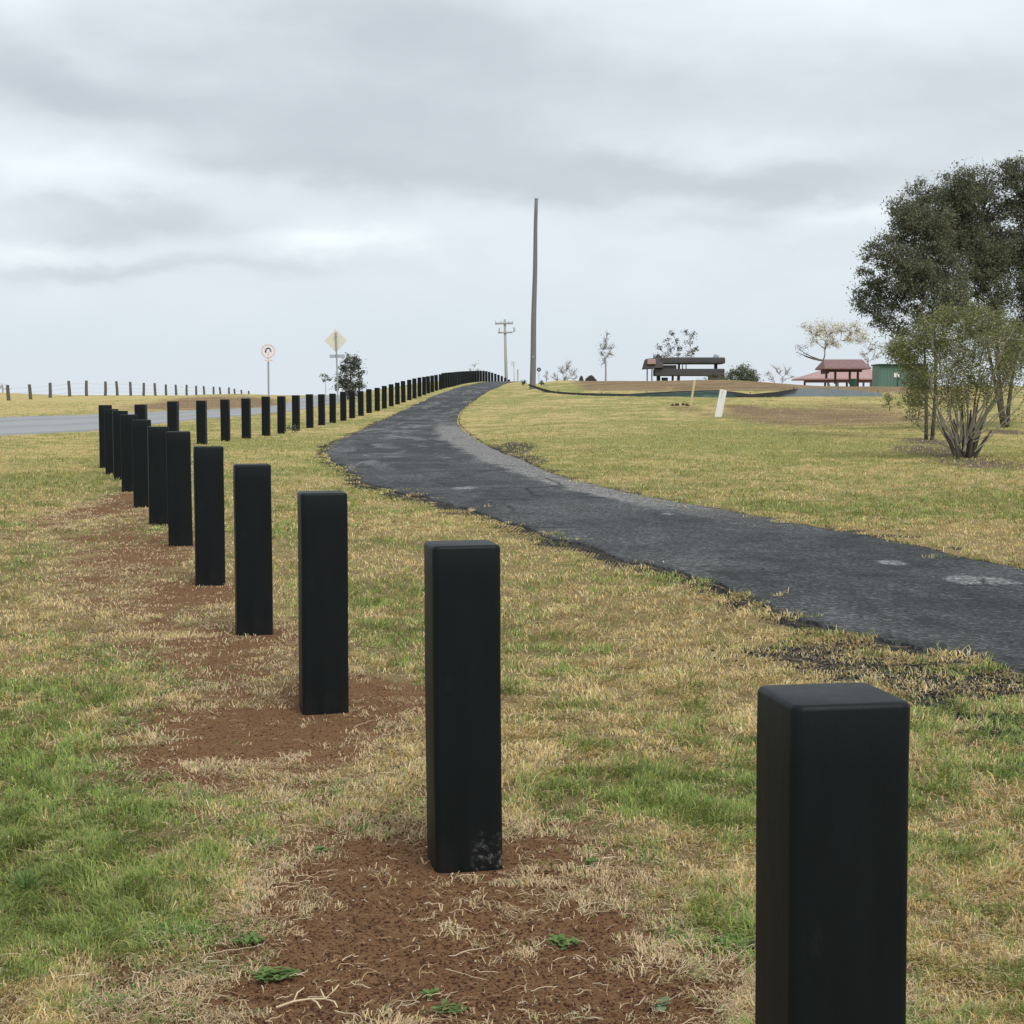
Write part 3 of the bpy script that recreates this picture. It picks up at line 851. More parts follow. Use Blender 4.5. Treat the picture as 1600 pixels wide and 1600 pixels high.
while s_ < d[-1]:
    x = float(np.interp(s_, d, cv[:, 0])); y = float(np.interp(s_, d, cv[:, 1]))
    bollard(x, y, R(-3 - max(0, (y - 135)) * .5), 'black bollard in the unbroken dark stretch of the far row at the crest', gc_, None, 1.0, .004)
    s_ += 2.45

# ------------------------------------------------------------------ simple materials
def plain(name, col, rough=.7, var=.25, scale=6, spec=.3, stretch=(1, 1, 1), metal=0):
    def fn(nt, b):
        oc = nt.n('ShaderNodeTexCoord').outputs['Object']
        n = nt.noise(nt.scalev(oc, stretch), scale, 5, .6)
        lo = tuple(c * (1 - var) for c in col); hi = tuple(min(1, c * (1 + var)) for c in col)
        nt.put(b.inputs['Base Color'], nt.mix(n, lo, hi))
        b.inputs['Roughness'].default_value = rough
        b.inputs['Specular IOR Level'].default_value = spec
        b.inputs['Metallic'].default_value = metal
        bump(nt, b, n, .25, .01)
    return material(name, fn)
M_POLE = plain('weathered pole timber', (.19, .185, .19), .9, .3, 9, .1, (1, 1, .08))
M_POLE2 = plain('distant grey pole timber', (.36, .36, .37), .9, .2, 9, .1, (1, 1, .08))
M_GALV = plain('galvanised steel', (.33, .34, .36), .5, .15, 12, .4)
M_FENCE = plain('grey split post timber', (.13, .115, .10), .95, .35, 14, .1, (1, 1, .2))
M_WHITE = plain('white paint', (.80, .80, .78), .5, .06, 8)
M_PINK = plain('faded red sign film', (.78, .55, .56), .5, .1, 8)
M_SYM = plain('dark sign symbol', (.08, .075, .08), .5, .1, 8)
M_CREAM = plain('cream sign back', (.74, .70, .59), .6, .07, 5)
M_GREYS = plain('grey plate', (.42, .45, .50), .6, .07, 5)
M_STAKE = plain('raw pine stake', (.60, .50, .28), .8, .2, 12, .2, (1, 1, .2))
M_RED = plain('weathered red roof sheeting', (.235, .145, .14), .85, .35, 3)
M_RED2 = plain('pale red roof sheeting', (.42, .27, .255), .8, .25, 3)
M_DRED = plain('dark maroon beam', (.075, .034, .032), .7, .3, 6)
M_GREEN = plain('green shed cladding', (.115, .20, .165), .6, .1, 4)
M_DGREEN = plain('dark green trim', (.03, .07, .055), .6, .1, 4)
M_DTIMB = plain('dark aged timber', (.085, .082, .085), .9, .35, 5, .1, (.3, 1, 1))
M_CLOTHK = plain('black silt fabric', (.03, .032, .035), .8, .3, 8)
M_CLOTHB = plain('blue green silt fabric', (.12, .185, .18), .7, .25, 5, .2, (.5, .5, 3))
M_CLOTHG = plain('grey blue silt fabric', (.19, .225, .255), .7, .25, 5, .2, (.5, .5, 3))
M_BARK = plain('grey brown bark', (.155, .13, .11), .95, .35, 14, .1, (1, 1, .25))
M_BARKL = plain('pale shrub bark', (.36, .33, .27), .95, .3, 16, .1, (1, 1, .25))
M_BARKD = plain('dark bark', (.105, .088, .075), .95, .35, 14, .1, (1, 1, .25))
M_BARKP = plain('dry pale twig bark', (.33, .31, .30), .95, .2, 14, .1)
M_ROCK = plain('dark boulder stone', (.045, .038, .038), .9, .4, 5)
M_DEBRIS = plain('dark dug soil', (.06, .04, .03), 1, .4, 20, .1)
M_TWIG = plain('bleached twig', (.66, .53, .34), .8, .15, 30)

def local(pts, root):
    o = Vector(root.location)
    return [Vector(p) - o for p in pts]

# ------------------------------------------------------------------ poles and signs
y = 95.0
top = P(838, 311, y); bx = P(832, 601, y).x
root = empty('utility_pole', (bx, y, Hs(bx, y)), label='tall bare grey timber pole standing alone beside the driveway crest', cat='pole')
hgt = top.z - root.location.z
n_ = 14
m = MB().tube([(Vector((top.x - bx, 0, hgt)) * (t / n_)) + Vector((.012 * math.sin(t * .9), 0, 0)) for t in range(-1, n_ + 1)], [.185 - .085 * max(t, 0) / n_ for t in range(-1, n_ + 1)], 14)
m.build('pole_shaft', M_POLE, root, True)
MB().tube([(top.x - bx, 0, hgt - .005), (top.x - bx, 0, hgt + .05)], [.112, .108], 14).build('pole_cap', M_GALV, root)
MB().box((0.02, -.19, 1.9), (.09, .012, .14)).build('tag_plate', M_GALV, root)

y = 200.0
b0 = P(792.5, 600, y); t0 = P(788.7, 499, y)
root = empty('power_pole', (b0.x, y, Hs(b0.x, y)), label='distant crossarm power pole on the skyline beyond the crest', cat='power pole')
rl = Vector(root.location)
hp = t0 - rl
MB().tube([hp * -.05, hp * .5, hp], [.24, .2, .15], 10).build('pole_shaft', M_POLE2, root, True)
def arm(pa, pb, th):
    a, b = P(*pa, y - .2) - rl, P(*pb, y - .2) - rl
    MB().tube([a, b], th, 6).build('crossarm', M_POLE2, root)
arm((773.5, 505.5), (801.5, 505), .12)
arm((778, 519.8), (800.5, 519.3), .10)
for px in (774.5, 783, 795, 800.5):
    p = P(px, 505, y - .2) - rl
    MB().tube([p, p + Vector((0, 0, .3))], [.07, .05], 6).build('insulator', M_GREYS, root)
for px, ya, yb, rr in ((780.2, 512, 519.5, .09), (803.6, 511.5, 518.6, .12)):
    a, b = P(px, ya, y - .3) - rl, P(px, yb, y - .3) - rl
    MB().tube([a, b], rr, 7).build('fuse_tube', M_GREYS, root)
MB().tube([P(800, 519.3, y - .25) - rl, P(803.6, 517, y - .3) - rl], .04, 5).build('bracket', M_GALV, root)

def disc(mb, c, r0, r1, th, a0=0, a1=2 * math.pi, n=28):
    """flat ring (or sector) facing -Y"""
    vs = []
    for k in range(n + 1):
        t = a0 + (a1 - a0) * k / n
        for rr in (r0, r1):
            for yy in (-th / 2, th / 2):
                vs.append((c[0] + math.cos(t) * rr, c[1] + yy, c[2] + math.sin(t) * rr))
    fs = []
    for k in range(n):
        q = k * 4; w_ = q + 4
        fs += [(q, w_, w_ + 2, q + 2), (q + 1, q + 3, w_ + 3, w_ + 1), (q + 2, w_ + 2, w_ + 3, q + 3), (q, q + 1, w_ + 1, w_)]
    mb.add(vs, fs)
    return mb
y = 75.0
b0 = P(420, 640, y); b0.z = Hs(b0.x, y)
root = empty('road_sign', b0, R(8), label='round white sign with faint red ring and dark arch symbol on a post', cat='road sign')
zc_ = P(418, 548.5, y).z - b0.z
zt = P(418, 556, y).z - b0.z
MB().tube([(0, .03, -.3), (0, .03, zc_ + .2)], .045, 8).build('sign_post', M_GALV, root)
disc(MB(), (0, -.03, zc_), .001, .34, .02).build('sign_face', M_WHITE, root)
disc(MB(), (0, -.045, zc_), .27, .32, .006).build('red_ring', M_PINK, root)
m = disc(MB(), (0, -.045, zc_ + .02), .08, .14, .006, 0, math.pi, 14)
m.box((-.12, -.045, zc_ - .03), (.07, .006, .09)); m.box((.12, -.045, zc_ - .02), (.055, .006, .06))
m.build('arch_symbol', M_SYM, root)
MB().box((.01, -.047, zc_ - .13), (.04, .006, .16)).build('red_bar', M_PINK, root)
pl = MB().box((0.02, -.03, zc_ - .43), (.42, .02, .13)).build('sub_plate', M_WHITE, root)
MB().box((0.02, -.043, zc_ - .43), (.36, .005, .05)).build('red_strip', M_PINK, pl)

b0 = P(528, 640, y); b0.z = Hs(b0.x, y)
root = empty('warning_sign', b0, R(-4), label='cream back of a diamond sign on a slim post beside the leafy bush', cat='road sign')
zc_ = P(525, 532, y).z - b0.z
MB().tube([(0, .05, -.3), (-.04, .05, zc_ * .6), (-.08, .04, zc_ + .38)], .038, 8).build('sign_post', M_GALV, root)
m = MB().box((-.09, .09, zc_), (.76, .015, .76), Matrix.Rotation(R(45), 3, 'Y'))
m.build('sign_panel', M_CREAM, root, bevel=.006, seg=1)
MB().box((-.03, .09, P(528, 556.5, y).z - b0.z), (.72, .015, .16)).build('street_name_plate', M_GREYS, root)
MB().box((-.085, .015, zc_ + .2), (.12, .03, .04)).build('clamp', M_GALV, root)

# little roadside posts near the crest
y = 118.0
p = P(809, 601, y)
root = empty('guide_post', (p.x, y, Hs(p.x, y)), label='slim pale green marker post on the crest left of the tall pole', cat='marker post')
MB().box((0, 0, (P(809, 577, y).z - root.location.z) / 2), (.12, .05, P(809, 577, y).z - root.location.z)).build('post_body', plain('pale green post', (.42, .47, .38), .7), root, bevel=.01, seg=1)
MB().box((0, -.028, P(809, 580, y).z - root.location.z), (.07, .006, .1)).build('reflector', M_GREYS, root)
y = 105.0
p = P(842, 600, y)
root = empty('road_sign', (p.x, y, Hs(p.x, y)), label='small round sign seen from its dark back, just right of the tall pole', cat='road sign')
zc_ = P(841.5, 577.5, y).z - root.location.z
disc(MB(), (0, 0, zc_), .001, .14, .02).build('sign_face', M_SYM, root)
disc(MB(), (0, -.014, zc_), .001, .05, .006).build('sign_centre', M_GREYS, root)
MB().tube([(0, .03, -.1), (0, .03, zc_ + .05)], .02, 6).build('sign_post', M_GALV, root)

# ------------------------------------------------------------------ paddock fence
FP = [16, 50, 80, 111, 137, 166, 185, 206, 225.5, 244.5, 261, 277, 293, 308, 321, 335, 346, 358.5, 369, 380, 391]
FT = [602, 601, 598.5, 595.5, 595.2, 596.5, 596, 597, 598.5, 599, 601, 601.3, 601.5, 603, 603.5, 604.5, 605, 605.5, 607.5, 609.5, 611]
root = empty('paddock_fence', (-31, 100, Hs(-31, 100)), label='old grey timber post and wire fence along the grassy bank across the road', cat='fence')
rl = Vector(root.location)
tops = []
for px, pt in zip(FP, FT):
    X = -31.0; Y = X * F / (px - 800)
    zt = P(px, pt, Y).z
    zb = Hs(X, Y)
    zb = min(zb, zt - .9)
    ln = random.uniform(-.09, .05)
    a = Vector((X, Y, zb - .2)); b = Vector((X + ln * (zt - zb), Y, zt))
    m = MB().tube([a - rl, (a * .5 + b * .5) - rl + Vector((random.uniform(-.02, .02), 0, 0)), b - rl, b - rl + Vector((0, 0, .03))], [.12, .11, .10, .06], 7)
    m.build('fence_post', M_FENCE, root)
    tops.append(b)
for f_ in (.2, .5, .8):
    m = MB()
    pts = [t - Vector((0, 0, f_)) - rl for t in tops]
    m.tube(pts, .006, 4)
    m.build('wire', M_GALV, root)
# two short droppers on the left
for px, pt, pb in ((25, 610, 628), (26, 588, 600)):
    pass

# ------------------------------------------------------------------ silt fence and survey stakes
def ribbon(name, top_px, bot_py, Yf, mat, parent, th=.02, hang=0):
    """standing cloth following a wavy line, as a thin solid sheet"""
    vs, fs = [], []
    n = 90
    xs = np.linspace(top_px[0][0], top_px[-1][0], n)
    ty = np.interp(xs, [p[0] for p in top_px], [p[1] for p in top_px])
    by = np.interp(xs, [p[0] for p in bot_py], [p[1] for p in bot_py])
    o = Vector(parent.location)
    for k in range(n):
        Y = Yf(xs[k])
        a, b = P(xs[k], ty[k], Y), P(xs[k], by[k], Y)
        b.y -= .05; b.x = a.x
        for p, dy in ((a, -th), (b, -th), (b, th), (a, th)):
            vs.append(Vector((p.x, p.y + dy + .03 * math.sin(xs[k] * .25), p.z)) - o)
    for k in range(n - 1):
        q = k * 4
        for e in range(4):
            fs.append((q + e, q + (e + 1) % 4, q + 4 + (e + 1) % 4, q + 4 + e))
    fs.append((0, 1, 2, 3)); q = (n - 1) * 4; fs.append((q + 3, q + 2, q + 1, q))
    return MB().add(vs, fs).build(name, mat, parent)
# distance of the fence along its run
SFx = [826, 850, 880, 930, 1000, 1100, 1200, 1300, 1378]
SFy = [92, 89, 86, 84, 83, 82, 82, 83, 84]
sfY = lambda px: float(np.interp(px, SFx, SFy))
root = empty('silt_fence', (8.5, 83, Hs(8.5, 83)), label='low sagging black and blue-green silt fence along the foot of the red mound', cat='silt fence')
def gy(px):
    # row of the ground line in front of the cloth
    Y = sfY(px); X = (px - 800) / F * Y
    return HOR - (Hs(X, Y) - CAMH) * F / Y
BB = [(x, gy(x) + 2.5) for x in range(826, 1384, 12)]
kt = [(826, 600), (850, 607.5), (866, 611.5), (905, 614), (985, 615.5), (1015, 613.5), (1060, 611), (1120, 609.5), (1150, 612.5), (1172, 616), (1212, 612.5), (1246, 607)]
kb = [(826, 603), (850, 612), (866, 616), (905, 617.5), (985, 618), (1015, 616), (1060, 613), (1120, 611), (1150, 616), (1160, 621), (1205, 621), (1225, 616), (1246, 609)]
ribbon('black_cloth', kt, kb, lambda x: sfY(x) - .12, M_CLOTHK, root)
ribbon('green_cloth', [(895, 614.5), (905, 615), (985, 616.5), (1060, 611.5), (1120, 610), (1155, 614), (1175, 617)], [b for b in BB if 890 < b[0] < 1180], sfY, M_CLOTHB, root)
ribbon('grey_cloth', [(1205, 616), (1222, 613), (1250, 606.5), (1300, 607.5), (1340, 610.5), (1378, 613.5)], [b for b in BB if 1200 < b[0] < 1380], sfY, M_CLOTHG, root)
for px, pt in ((872, 606), (940, 610), (1010, 609), (1172, 610), (1240, 602), (1310, 603), (1372, 607)):
    Y = sfY(px) + .08; a = P(px, pt + 2, Y)
    zb = Hs(a.x, Y)
    MB().box(Vector((a.x, Y, (a.z + zb - .1) / 2)) - Vector(root.location), (.04, .04, a.z - zb + .1)).build('fence_stake', M_FENCE, root)

def stake(name, label, cat, pt, pb, wd, th, mat, extra=0):
    bx_, by_ = G(*pb)
    z0 = Hs(bx_, by_)
    root = empty(name, (bx_, by_, z0), label=label, cat=cat)
    top = P(pt[0], pt[1], by_) - Vector(root.location)
    ang = math.atan2(top.x, top.z)
    m_ = Matrix.Rotation(ang, 3, 'Y')
    L = top.length
    MB().box(m_ @ Vector((0, 0, L / 2 - .05)), (wd, th, L + .1), m_).build('board', mat, root, bevel=.004, seg=1)
    return root, m_, L, by_
rt, mm, L, yb_ = stake('survey_marker', 'white tilted survey board standing in the lawn right of the pine stake', 'marker board', (1130.5, 609), (1122, 651.5), .25, .03, M_WHITE)
for dz, wz in ((.10, .10), (.20, .05), (.27, .07)):
    MB().box(mm @ Vector((-.02, -.017, L - dz)), (.02, .003, wz), mm @ Matrix.Rotation(R(12), 3, 'Y')).build('marking', M_GREYS, rt)
rt, mm, L, yb_ = stake('survey_stake', 'thin leaning pine stake beside the small dug hole', 'stake', (1085.5, 594.5), (1079, 634), .085, .05, M_STAKE)
# dug soil with a timber peg
gx_, gyy = G(1063, 634)
root = empty('soil_heap', (gx_, gyy, Hs(gx_, gyy)), label='low heap of dark dug soil left of the pine stake', cat='soil heap')
m = MB()
for k in range(26):
    a = random.random() * 6.28; rr = random.random() ** .6
    c = Vector((math.cos(a) * rr * .36, math.sin(a) * rr * .22, .02 + .05 * (1 - rr)))
    s = random.uniform(.04, .085)
    m.add([c + Vector(v_) * s * random.uniform(.8, 1.2) for v_ in ((1, 0, 0), (0, 1, 0), (-1, 0, 0), (0, -1, 0), (0, 0, .8), (0, 0, -.5))],
          [(0, 1, 4), (1, 2, 4), (2, 3, 4), (3, 0, 4), (1, 0, 5), (2, 1, 5), (3, 2, 5), (0, 3, 5)])
m.build('soil', M_DEBRIS, root)
o = MB().box((gx_ - .02, gyy - .2, Hs(gx_, gyy) + .05), (.10, .06, .16)).build('timber_peg', M_STAKE, None, bevel=.004, seg=1)
tag(o, 'short sawn timber peg standing in the dug soil heap', 'peg')

# ------------------------------------------------------------------ shelters and shed on the ridge
def prism_roof(mb, x0, x1, y0, y1, ze, zr, inset=0.0, th=.12):
    """gable (inset 0) or hip roof running along x, as a closed solid"""
    ym = (y0 + y1) / 2
    v_ = [(x0, y0, ze), (x1, y0, ze), (x1, y1, ze), (x0, y1, ze), (x0 + inset, ym, zr), (x1 - inset, ym, zr)]
    v_ += [(a, b, c - th) for a, b, c in v_]
    mb.add(v_, [(0, 1, 5, 4), (2, 3, 4, 5), (0, 4, 3), (1, 2, 5), (6, 10, 11, 7), (8, 11, 10, 9), (6, 9, 10), (7, 11, 8),
                (0, 6, 7, 1), (2, 8, 9, 3), (0, 3, 9, 6), (1, 7, 8, 2)])
    return mb

Y = 125.0
def Q(px, py, Yq): return P(px, py, Yq)
root = empty('timber_shelter', (P(1068, 600, Y).x, Y, Hs(P(1068, 600, Y).x, Y)), label='long dark timber shelter with two heavy horizontal slabs and posts on the ridge', cat='shelter')
rl = Vector(root.location)
def bx(name, pa, pb, dep, mat, dy=0, bevel=.02):
    a, b = P(pa[0], pa[1], Y + dy) - rl, P(pb[0], pb[1], Y + dy) - rl
    c = (a + b) / 2; s = (abs(b.x - a.x), dep, abs(b.z - a.z))
    return MB().box((c.x, dy, c.z), s).build(name, mat, root, bevel=bevel, seg=2)
# upper slab is the roof edge, rounded ends
m = MB(); a, b = P(1030, 559, Y) - rl, P(1130, 569, Y) - rl
m.box(((a.x + b.x) / 2, 0, (a.z + b.z) / 2), (b.x - a.x, 2.6, a.z - b.z))
m.build('roof', M_DTIMB, root, bevel=.12, seg=3)
a, b = P(1005, 561, Y) - rl, P(1034, 577, Y) - rl
m = MB()
zt_, zb_ = a.z, b.z
m.add([(a.x, -1.5, zb_), (b.x, -1.5, zb_ + .1), (b.x, 1.5, zb_ + .1), (a.x, 1.5, zb_), (a.x + .2, -1.1, zt_), (b.x, -1.1, zt_ + .1), (b.x, 1.1, zt_ + .1), (a.x + .2, 1.1, zt_)],
      [(0, 1, 5, 4), (1, 2, 6, 5), (2, 3, 7, 6), (3, 0, 4, 7), (4, 5, 6, 7), (3, 2, 1, 0)])
m.build('roof_end', M_DTIMB, root, bevel=.05, seg=2)
a, b = P(1009, 562, Y) - rl, P(1022, 570, Y) - rl
MB().box(((a.x + b.x) / 2, -1.42, (a.z + b.z) / 2), (b.x - a.x, .35, a.z - b.z)).build('red_gable_panel', M_RED2, root, bevel=.04, seg=1)
a = P(1029, 555.5, Y) - rl
MB().box((a.x, 0, a.z - .12), (.4, .6, .3), Matrix.Rotation(R(30), 3, 'Y')).build('ridge_cap', M_DTIMB, root)
a = P(1119, 555, Y) - rl
MB().box((a.x, 0, a.z - .1), (.35, .6, .24), Matrix.Rotation(R(20), 3, 'Y')).build('ridge_cap', M_GREYS, root)
bx('lower_slab', (1022, 576.5), (1130, 587.5), 1.8, M_DTIMB, -.3, .06)
bx('under_beam', (1024, 571), (1055, 577), 2.0, M_DTIMB)
for (xa, ya, xb, yb2, nm) in ((1010.5, 576, 1011.8, 604, 'post'), (1018, 576, 1019.2, 604, 'post'), (1026, 586, 1031.5, 604, 'post'), (1049.5, 586, 1052.5, 604, 'post'),
                              (1059.5, 568, 1062.2, 604, 'post'), (1066, 568, 1067, 578, 'post'), (1071.5, 568, 1072.5, 578, 'post'), (1116, 568, 1120.5, 604, 'post')):
    bx(nm, (xa, ya), (xb, yb2), .2, M_DTIMB, .1, 0)
bx('bench', (1034, 590), (1043, 596), .6, M_DTIMB, -.2, .02)
bx('end_wall', (1108, 587), (1131, 606), 1.6, plain('mossy timber wall', (.11, .12, .085), .9, .4, 4), .0, .05)

Y = 140.0
root = empty('picnic_pavilion', (P(1320, 600, Y).x, Y, Hs(P(1320, 600, Y).x, Y)), label='red gabled picnic pavilion roof raised on dark posts left of the green shed', cat='pavilion')
rl = Vector(root.location)
x0, x1 = (P(1281, 570, Y) - rl).x, (P(1353, 570, Y) - rl).x
ze, zr = (P(1300, 575.5, Y) - rl).z, (P(1300, 561.5, Y) - rl).z
prism_roof(MB(), x0, x1, -2.2, 2.2, ze, zr, .35).build('roof', M_RED, root)
m = MB(); m.box(((x0 + x1) / 2 - .2, -1.4, ze - .18), (x1 - x0 - .9, .18, .34)); m.box((x0 + .45, 0, ze - .22), (.18, 2.8, .5))
m.build('eave_beam', M_DRED, root)
for px, py1 in ((1288, 592), (1302, 600), (1324.5, 600), (1337, 606)):
    a = P(px, 577, Y) - rl; b = P(px, py1, Y) - rl
    MB().box((a.x, -.9, (a.z + b.z) / 2), (.17, .17, a.z - b.z)).build('post', M_DRED, root)
Y = 148.0
root = empty('picnic_pavilion', (P(1320, 600, Y).x, Y, Hs(P(1320, 600, Y).x, Y)), label='wide low pale red hipped roof behind the raised picnic pavilion', cat='pavilion')
rl = Vector(root.location)
x0, x1 = (P(1246, 590, Y) - rl).x, (P(1400, 590, Y) - rl).x
ze, zr = (P(1300, 592, Y) - rl).z, (P(1300, 576.5, Y) - rl).z
prism_roof(MB(), x0, x1, -3.2, 3.2, ze, zr, 2.6).build('roof', M_RED2, root)
m = MB(); a, b = P(1252, 589.5, Y - 3) - rl, P(1398, 595, Y - 3) - rl
m.box(((x0 + x1) / 2, -3.05, ze - .2), (x1 - x0 - .3, .2, .38)).build('eave_beam', M_DRED, root)
for px in (1258, 1290, 1324, 1350, 1362, 1372, 1390):
    a = P(px, 595, Y - 2) - rl
    MB().box((a.x, -1.8, ze - 1.5), (.16, .16, 2.6)).build('post', M_GALV if px > 1340 else M_DRED, root)

Y = 122.0
a, b = P(1374, 571, Y), P(1446, 607, Y)
root = empty('shed', ((a.x + b.x) / 2, Y, Hs((a.x + b.x) / 2, Y)), label='green flat-roofed shed partly hidden behind the pale stemmed shrub', cat='shed')
rl = Vector(root.location)
wd = b.x - a.x; zt_ = a.z - rl.z; 
m = MB()
m.box((0, 1.2, (zt_ - .5) / 2 - .02), (wd, 2.4, zt_ + .5)).build('wall', M_GREEN, root, bevel=.01, seg=1)
m = MB()
for k in range(14):
    m.box((-wd / 2 + .12 + k * (wd - .24) / 13, -.012, (zt_ - .55) / 2), (.03, .02, zt_ + .3))
m.build('cladding_rib', M_GREEN, root)
MB().box((0, 1.15, zt_ + .06), (wd + .16, 2.7, .12)).build('roof', M_DGREEN, root, bevel=.01, seg=1)
c = P(1401, 586, Y) - rl
w1 = MB().box((c.x, -.03, c.z), (.42, .04, .34)).build('window', M_WHITE, root)
MB().box((c.x + .0, -.056, c.z), (.03, .01, .30)).build('window_bar', M_DGREEN, w1)
c = P(1402, 596, Y) - rl
MB().tube([(c.x + .02, -.05, -.2), (c.x + .02, -.05, c.z + .4)], .03, 6).build('downpipe', M_DGREEN, root)
c = P(1368, 600, Y)
o_ = empty('bin', (c.x, Y + 8, Hs(c.x, Y + 8)), label='small dark green bin left of the green shed', cat='bin')
zt2 = P(1368, 593, Y + 8).z - o_.location.z
MB().tube([(0, 0, 0), (0, 0, zt2)], [.26, .30], 10).build('bin_body', M_DGREEN, o_)
MB().tube([(0, 0, zt2), (0, 0, zt2 + .05)], [.33, .30], 10).build('lid', M_DGREEN, o_)

# dark boulders on the skyline
def boulder(px0, px1, py, Y, label, tilt=0):
    a, b = P(px0, py, Y), P(px1, py, Y)
    cx, rx = (a.x + b.x) / 2, (b.x - a.x) / 2
    z0 = Hs(cx, Y)
    h = a.z - z0
    vs, fs = [], []
    n1, n2 = 12, 6
    rr = random.Random(int(px0))
    for i_ in range(n2 + 1):
        t = i_ / n2 * math.pi / 2
        for j_ in range(n1):
            q_ = 2 * math.pi * j_ / n1
            k_ = 1 + rr.uniform(-.08, .08)
            x_ = math.cos(q_) * math.cos(t) * rx * k_
            vs.append((x_, math.sin(q_) * math.cos(t) * rx * .8 * k_, math.sin(t) * h * k_ * (1 - tilt * max(0, x_ / rx)) - (.1 if i_ == 0 else 0)))
    for i_ in range(n2):
        for j_ in range(n1):
            fs.append((i_ * n1 + j_, i_ * n1 + (j_ + 1) % n1, (i_ + 1) * n1 + (j_ + 1) % n1, (i_ + 1) * n1 + j_))
    o = MB().add(vs, fs).build('boulder', M_ROCK, None, True)
    o.location = (cx, Y, z0)
    tag(o, label, 'boulder', 'dark boulders on the skyline')
boulder(913, 936, 586.5, 118, 'long dark boulder on the skyline sloping down to the right', .5)
boulder(904, 912.5, 587, 118.5, 'small dark boulder on the skyline left of the long one')

# ------------------------------------------------------------------ trees
def leaves_mesh(name, C, L, W, cols, parent, mat, droop=.5, seed=1):
    """C (n,3) leaf centres, local coordinates; every leaf a folded four-point blade"""
    r = np.random.default_rng(seed)
    n = len(C)
    a = r.random(n) * 2 * np.pi
    e = r.normal(-droop, .55, n)
    d = np.stack([np.cos(a) * np.cos(e), np.sin(a) * np.cos(e), np.sin(e)], 1)
    b = r.normal(size=(n, 3)); b -= (b * d).sum(1)[:, None] * d; b /= np.linalg.norm(b, axis=1)[:, None]
    l = (L * (.6 + .8 * r.random(n)))[:, None]; w_ = (W * (.6 + .8 * r.random(n)))[:, None]
    V = np.empty((n, 4, 3), np.float32)
    V[:, 0] = C - d * l / 2; V[:, 1] = C + b * w_ / 2 - d * l * .08; V[:, 2] = C + d * l / 2; V[:, 3] = C - b * w_ / 2 - d * l * .08
    f = np.arange(n * 4)
    c = cols[r.integers(0, len(cols), n)] * (.65 + .7 * r.random(n))[:, None]
    return arrays_mesh(name, V.reshape(-1, 3), f, np.full(n, 4), mat, parent, np.repeat(c[:, None], 4, 1).reshape(-1, 3))

def bez(a, b, c, n=7):
    return [a * (1 - t) ** 2 + b * 2 * t * (1 - t) + c * t * t for t in [k / (n - 1) for k in range(n)]]

def make_tree(name, label, cat, base, lobes, stems, bark, leafcols, nclump, nleaf, L, W, seed, crad=.3, r0=.06, group=None,
              droop=.5, fork=.45, crown_name='crown', twig=.008, leafmat=None, crownspread=1.0, twigs_per=2):
    """stems grow from the base to the lobes, twigs to leaf clumps inside each lobe"""
    rr = random.Random(seed); rn = np.random.default_rng(seed)
    root = empty(name, base, label=label, cat=cat, group=group)
    b0 = Vector(base)
    wood = MB(); C = []
    forks = []
    for (sx, sy, sh, sr) in stems:
        s0 = Vector((sx[0], sx[1], -.1)); s1 = Vector((sy[0], sy[1], sh))
        mid = (s0 + s1) / 2 + Vector((rr.uniform(-.14, .14), rr.uniform(-.14, .14), 0)) * sh * .5
        pts = bez(s0, mid, s1, 6)
        wood.tube(pts, [sr * (1.25 - .55 * k / 5) for k in range(6)], 8)
        forks.append((s1, sr * .7))
    nodes = [(f, fr, 0.0) for f, fr in forks]
    order = sorted(lobes, key=lambda q_: min((Vector(q_[:3]) - b0 - f).length for f, _ in forks))
    for (cx, cy, cz, lr) in order:
        c = Vector((cx, cy, cz)) - b0
        f, fr, fl = min(nodes, key=lambda q_: (q_[0] - c).length * (1 + rr.random() * .12) + .45 * q_[2] + (2.0 * max(0, q_[0].z - c.z)))
        dist = (c - f).length
        bend = f * .5 + c * .5 + Vector((rr.uniform(-.12, .12), rr.uniform(-.12, .12), rr.uniform(-.16, .10))) * dist
        pts = bez(f, bend, c, 8)
        pts = [p + Vector((rr.gauss(0, .018), rr.gauss(0, .018), rr.gauss(0, .018))) * dist * (0 < i_ < 7) for i_, p in enumerate(pts)]
        r1_ = fr * .82
        rad = [max(twig * 1.2, r1_ * (1 - .62 * k / 7)) for k in range(8)]
        wood.tube(pts, rad, 6, False)
        for i_ in range(2, 8):
            nodes.append((pts[i_], rad[i_], fl + dist * i_ / 7))
        nc = max(3, int(nclump * (lr ** 2)))
        for k in range(nc):
            v_ = rn.normal(size=3); v_ /= np.linalg.norm(v_)
            v_ = v_ * lr * (rr.random() ** .4) * crownspread
            e = c + Vector(v_)
            if k % max(1, int(1 / max(twigs_per, .01))) == 0 or twigs_per >= 1:
                st = pts[rr.randint(3, 7)]
                md = st * .5 + e * .5 + Vector((rr.uniform(-.15, .15), rr.uniform(-.15, .15), rr.uniform(-.2, .1))) * lr
                wood.tube(bez(st, md, e, 4), [twig * 1.7, twig * 1.2, twig * .8, twig * .5], 4, False)
                if twigs_per > 1:
                    for _ in range(int(twigs_per) - 1):
                        e2 = e + Vector((rr.gauss(0, 1), rr.gauss(0, 1), rr.gauss(.4, .8))) * lr * .35
                        wood.tube([md, (md + e2) / 2 + Vector((0, 0, -.03)), e2], [twig, twig * .7, twig * .4], 3, False)
            if nleaf:
                C.append(np.array(e)[None] + rn.normal(size=(nleaf, 3)) * crad * np.array([1, 1, .8]) * (.6 + .8 * rr.random()))
    wood.build('trunk', bark, root, True)
    if C:
        leaves_mesh(crown_name, np.concatenate(C), L, W, leafcols, root, leafmat or M_LEAF, droop, seed)
    return root

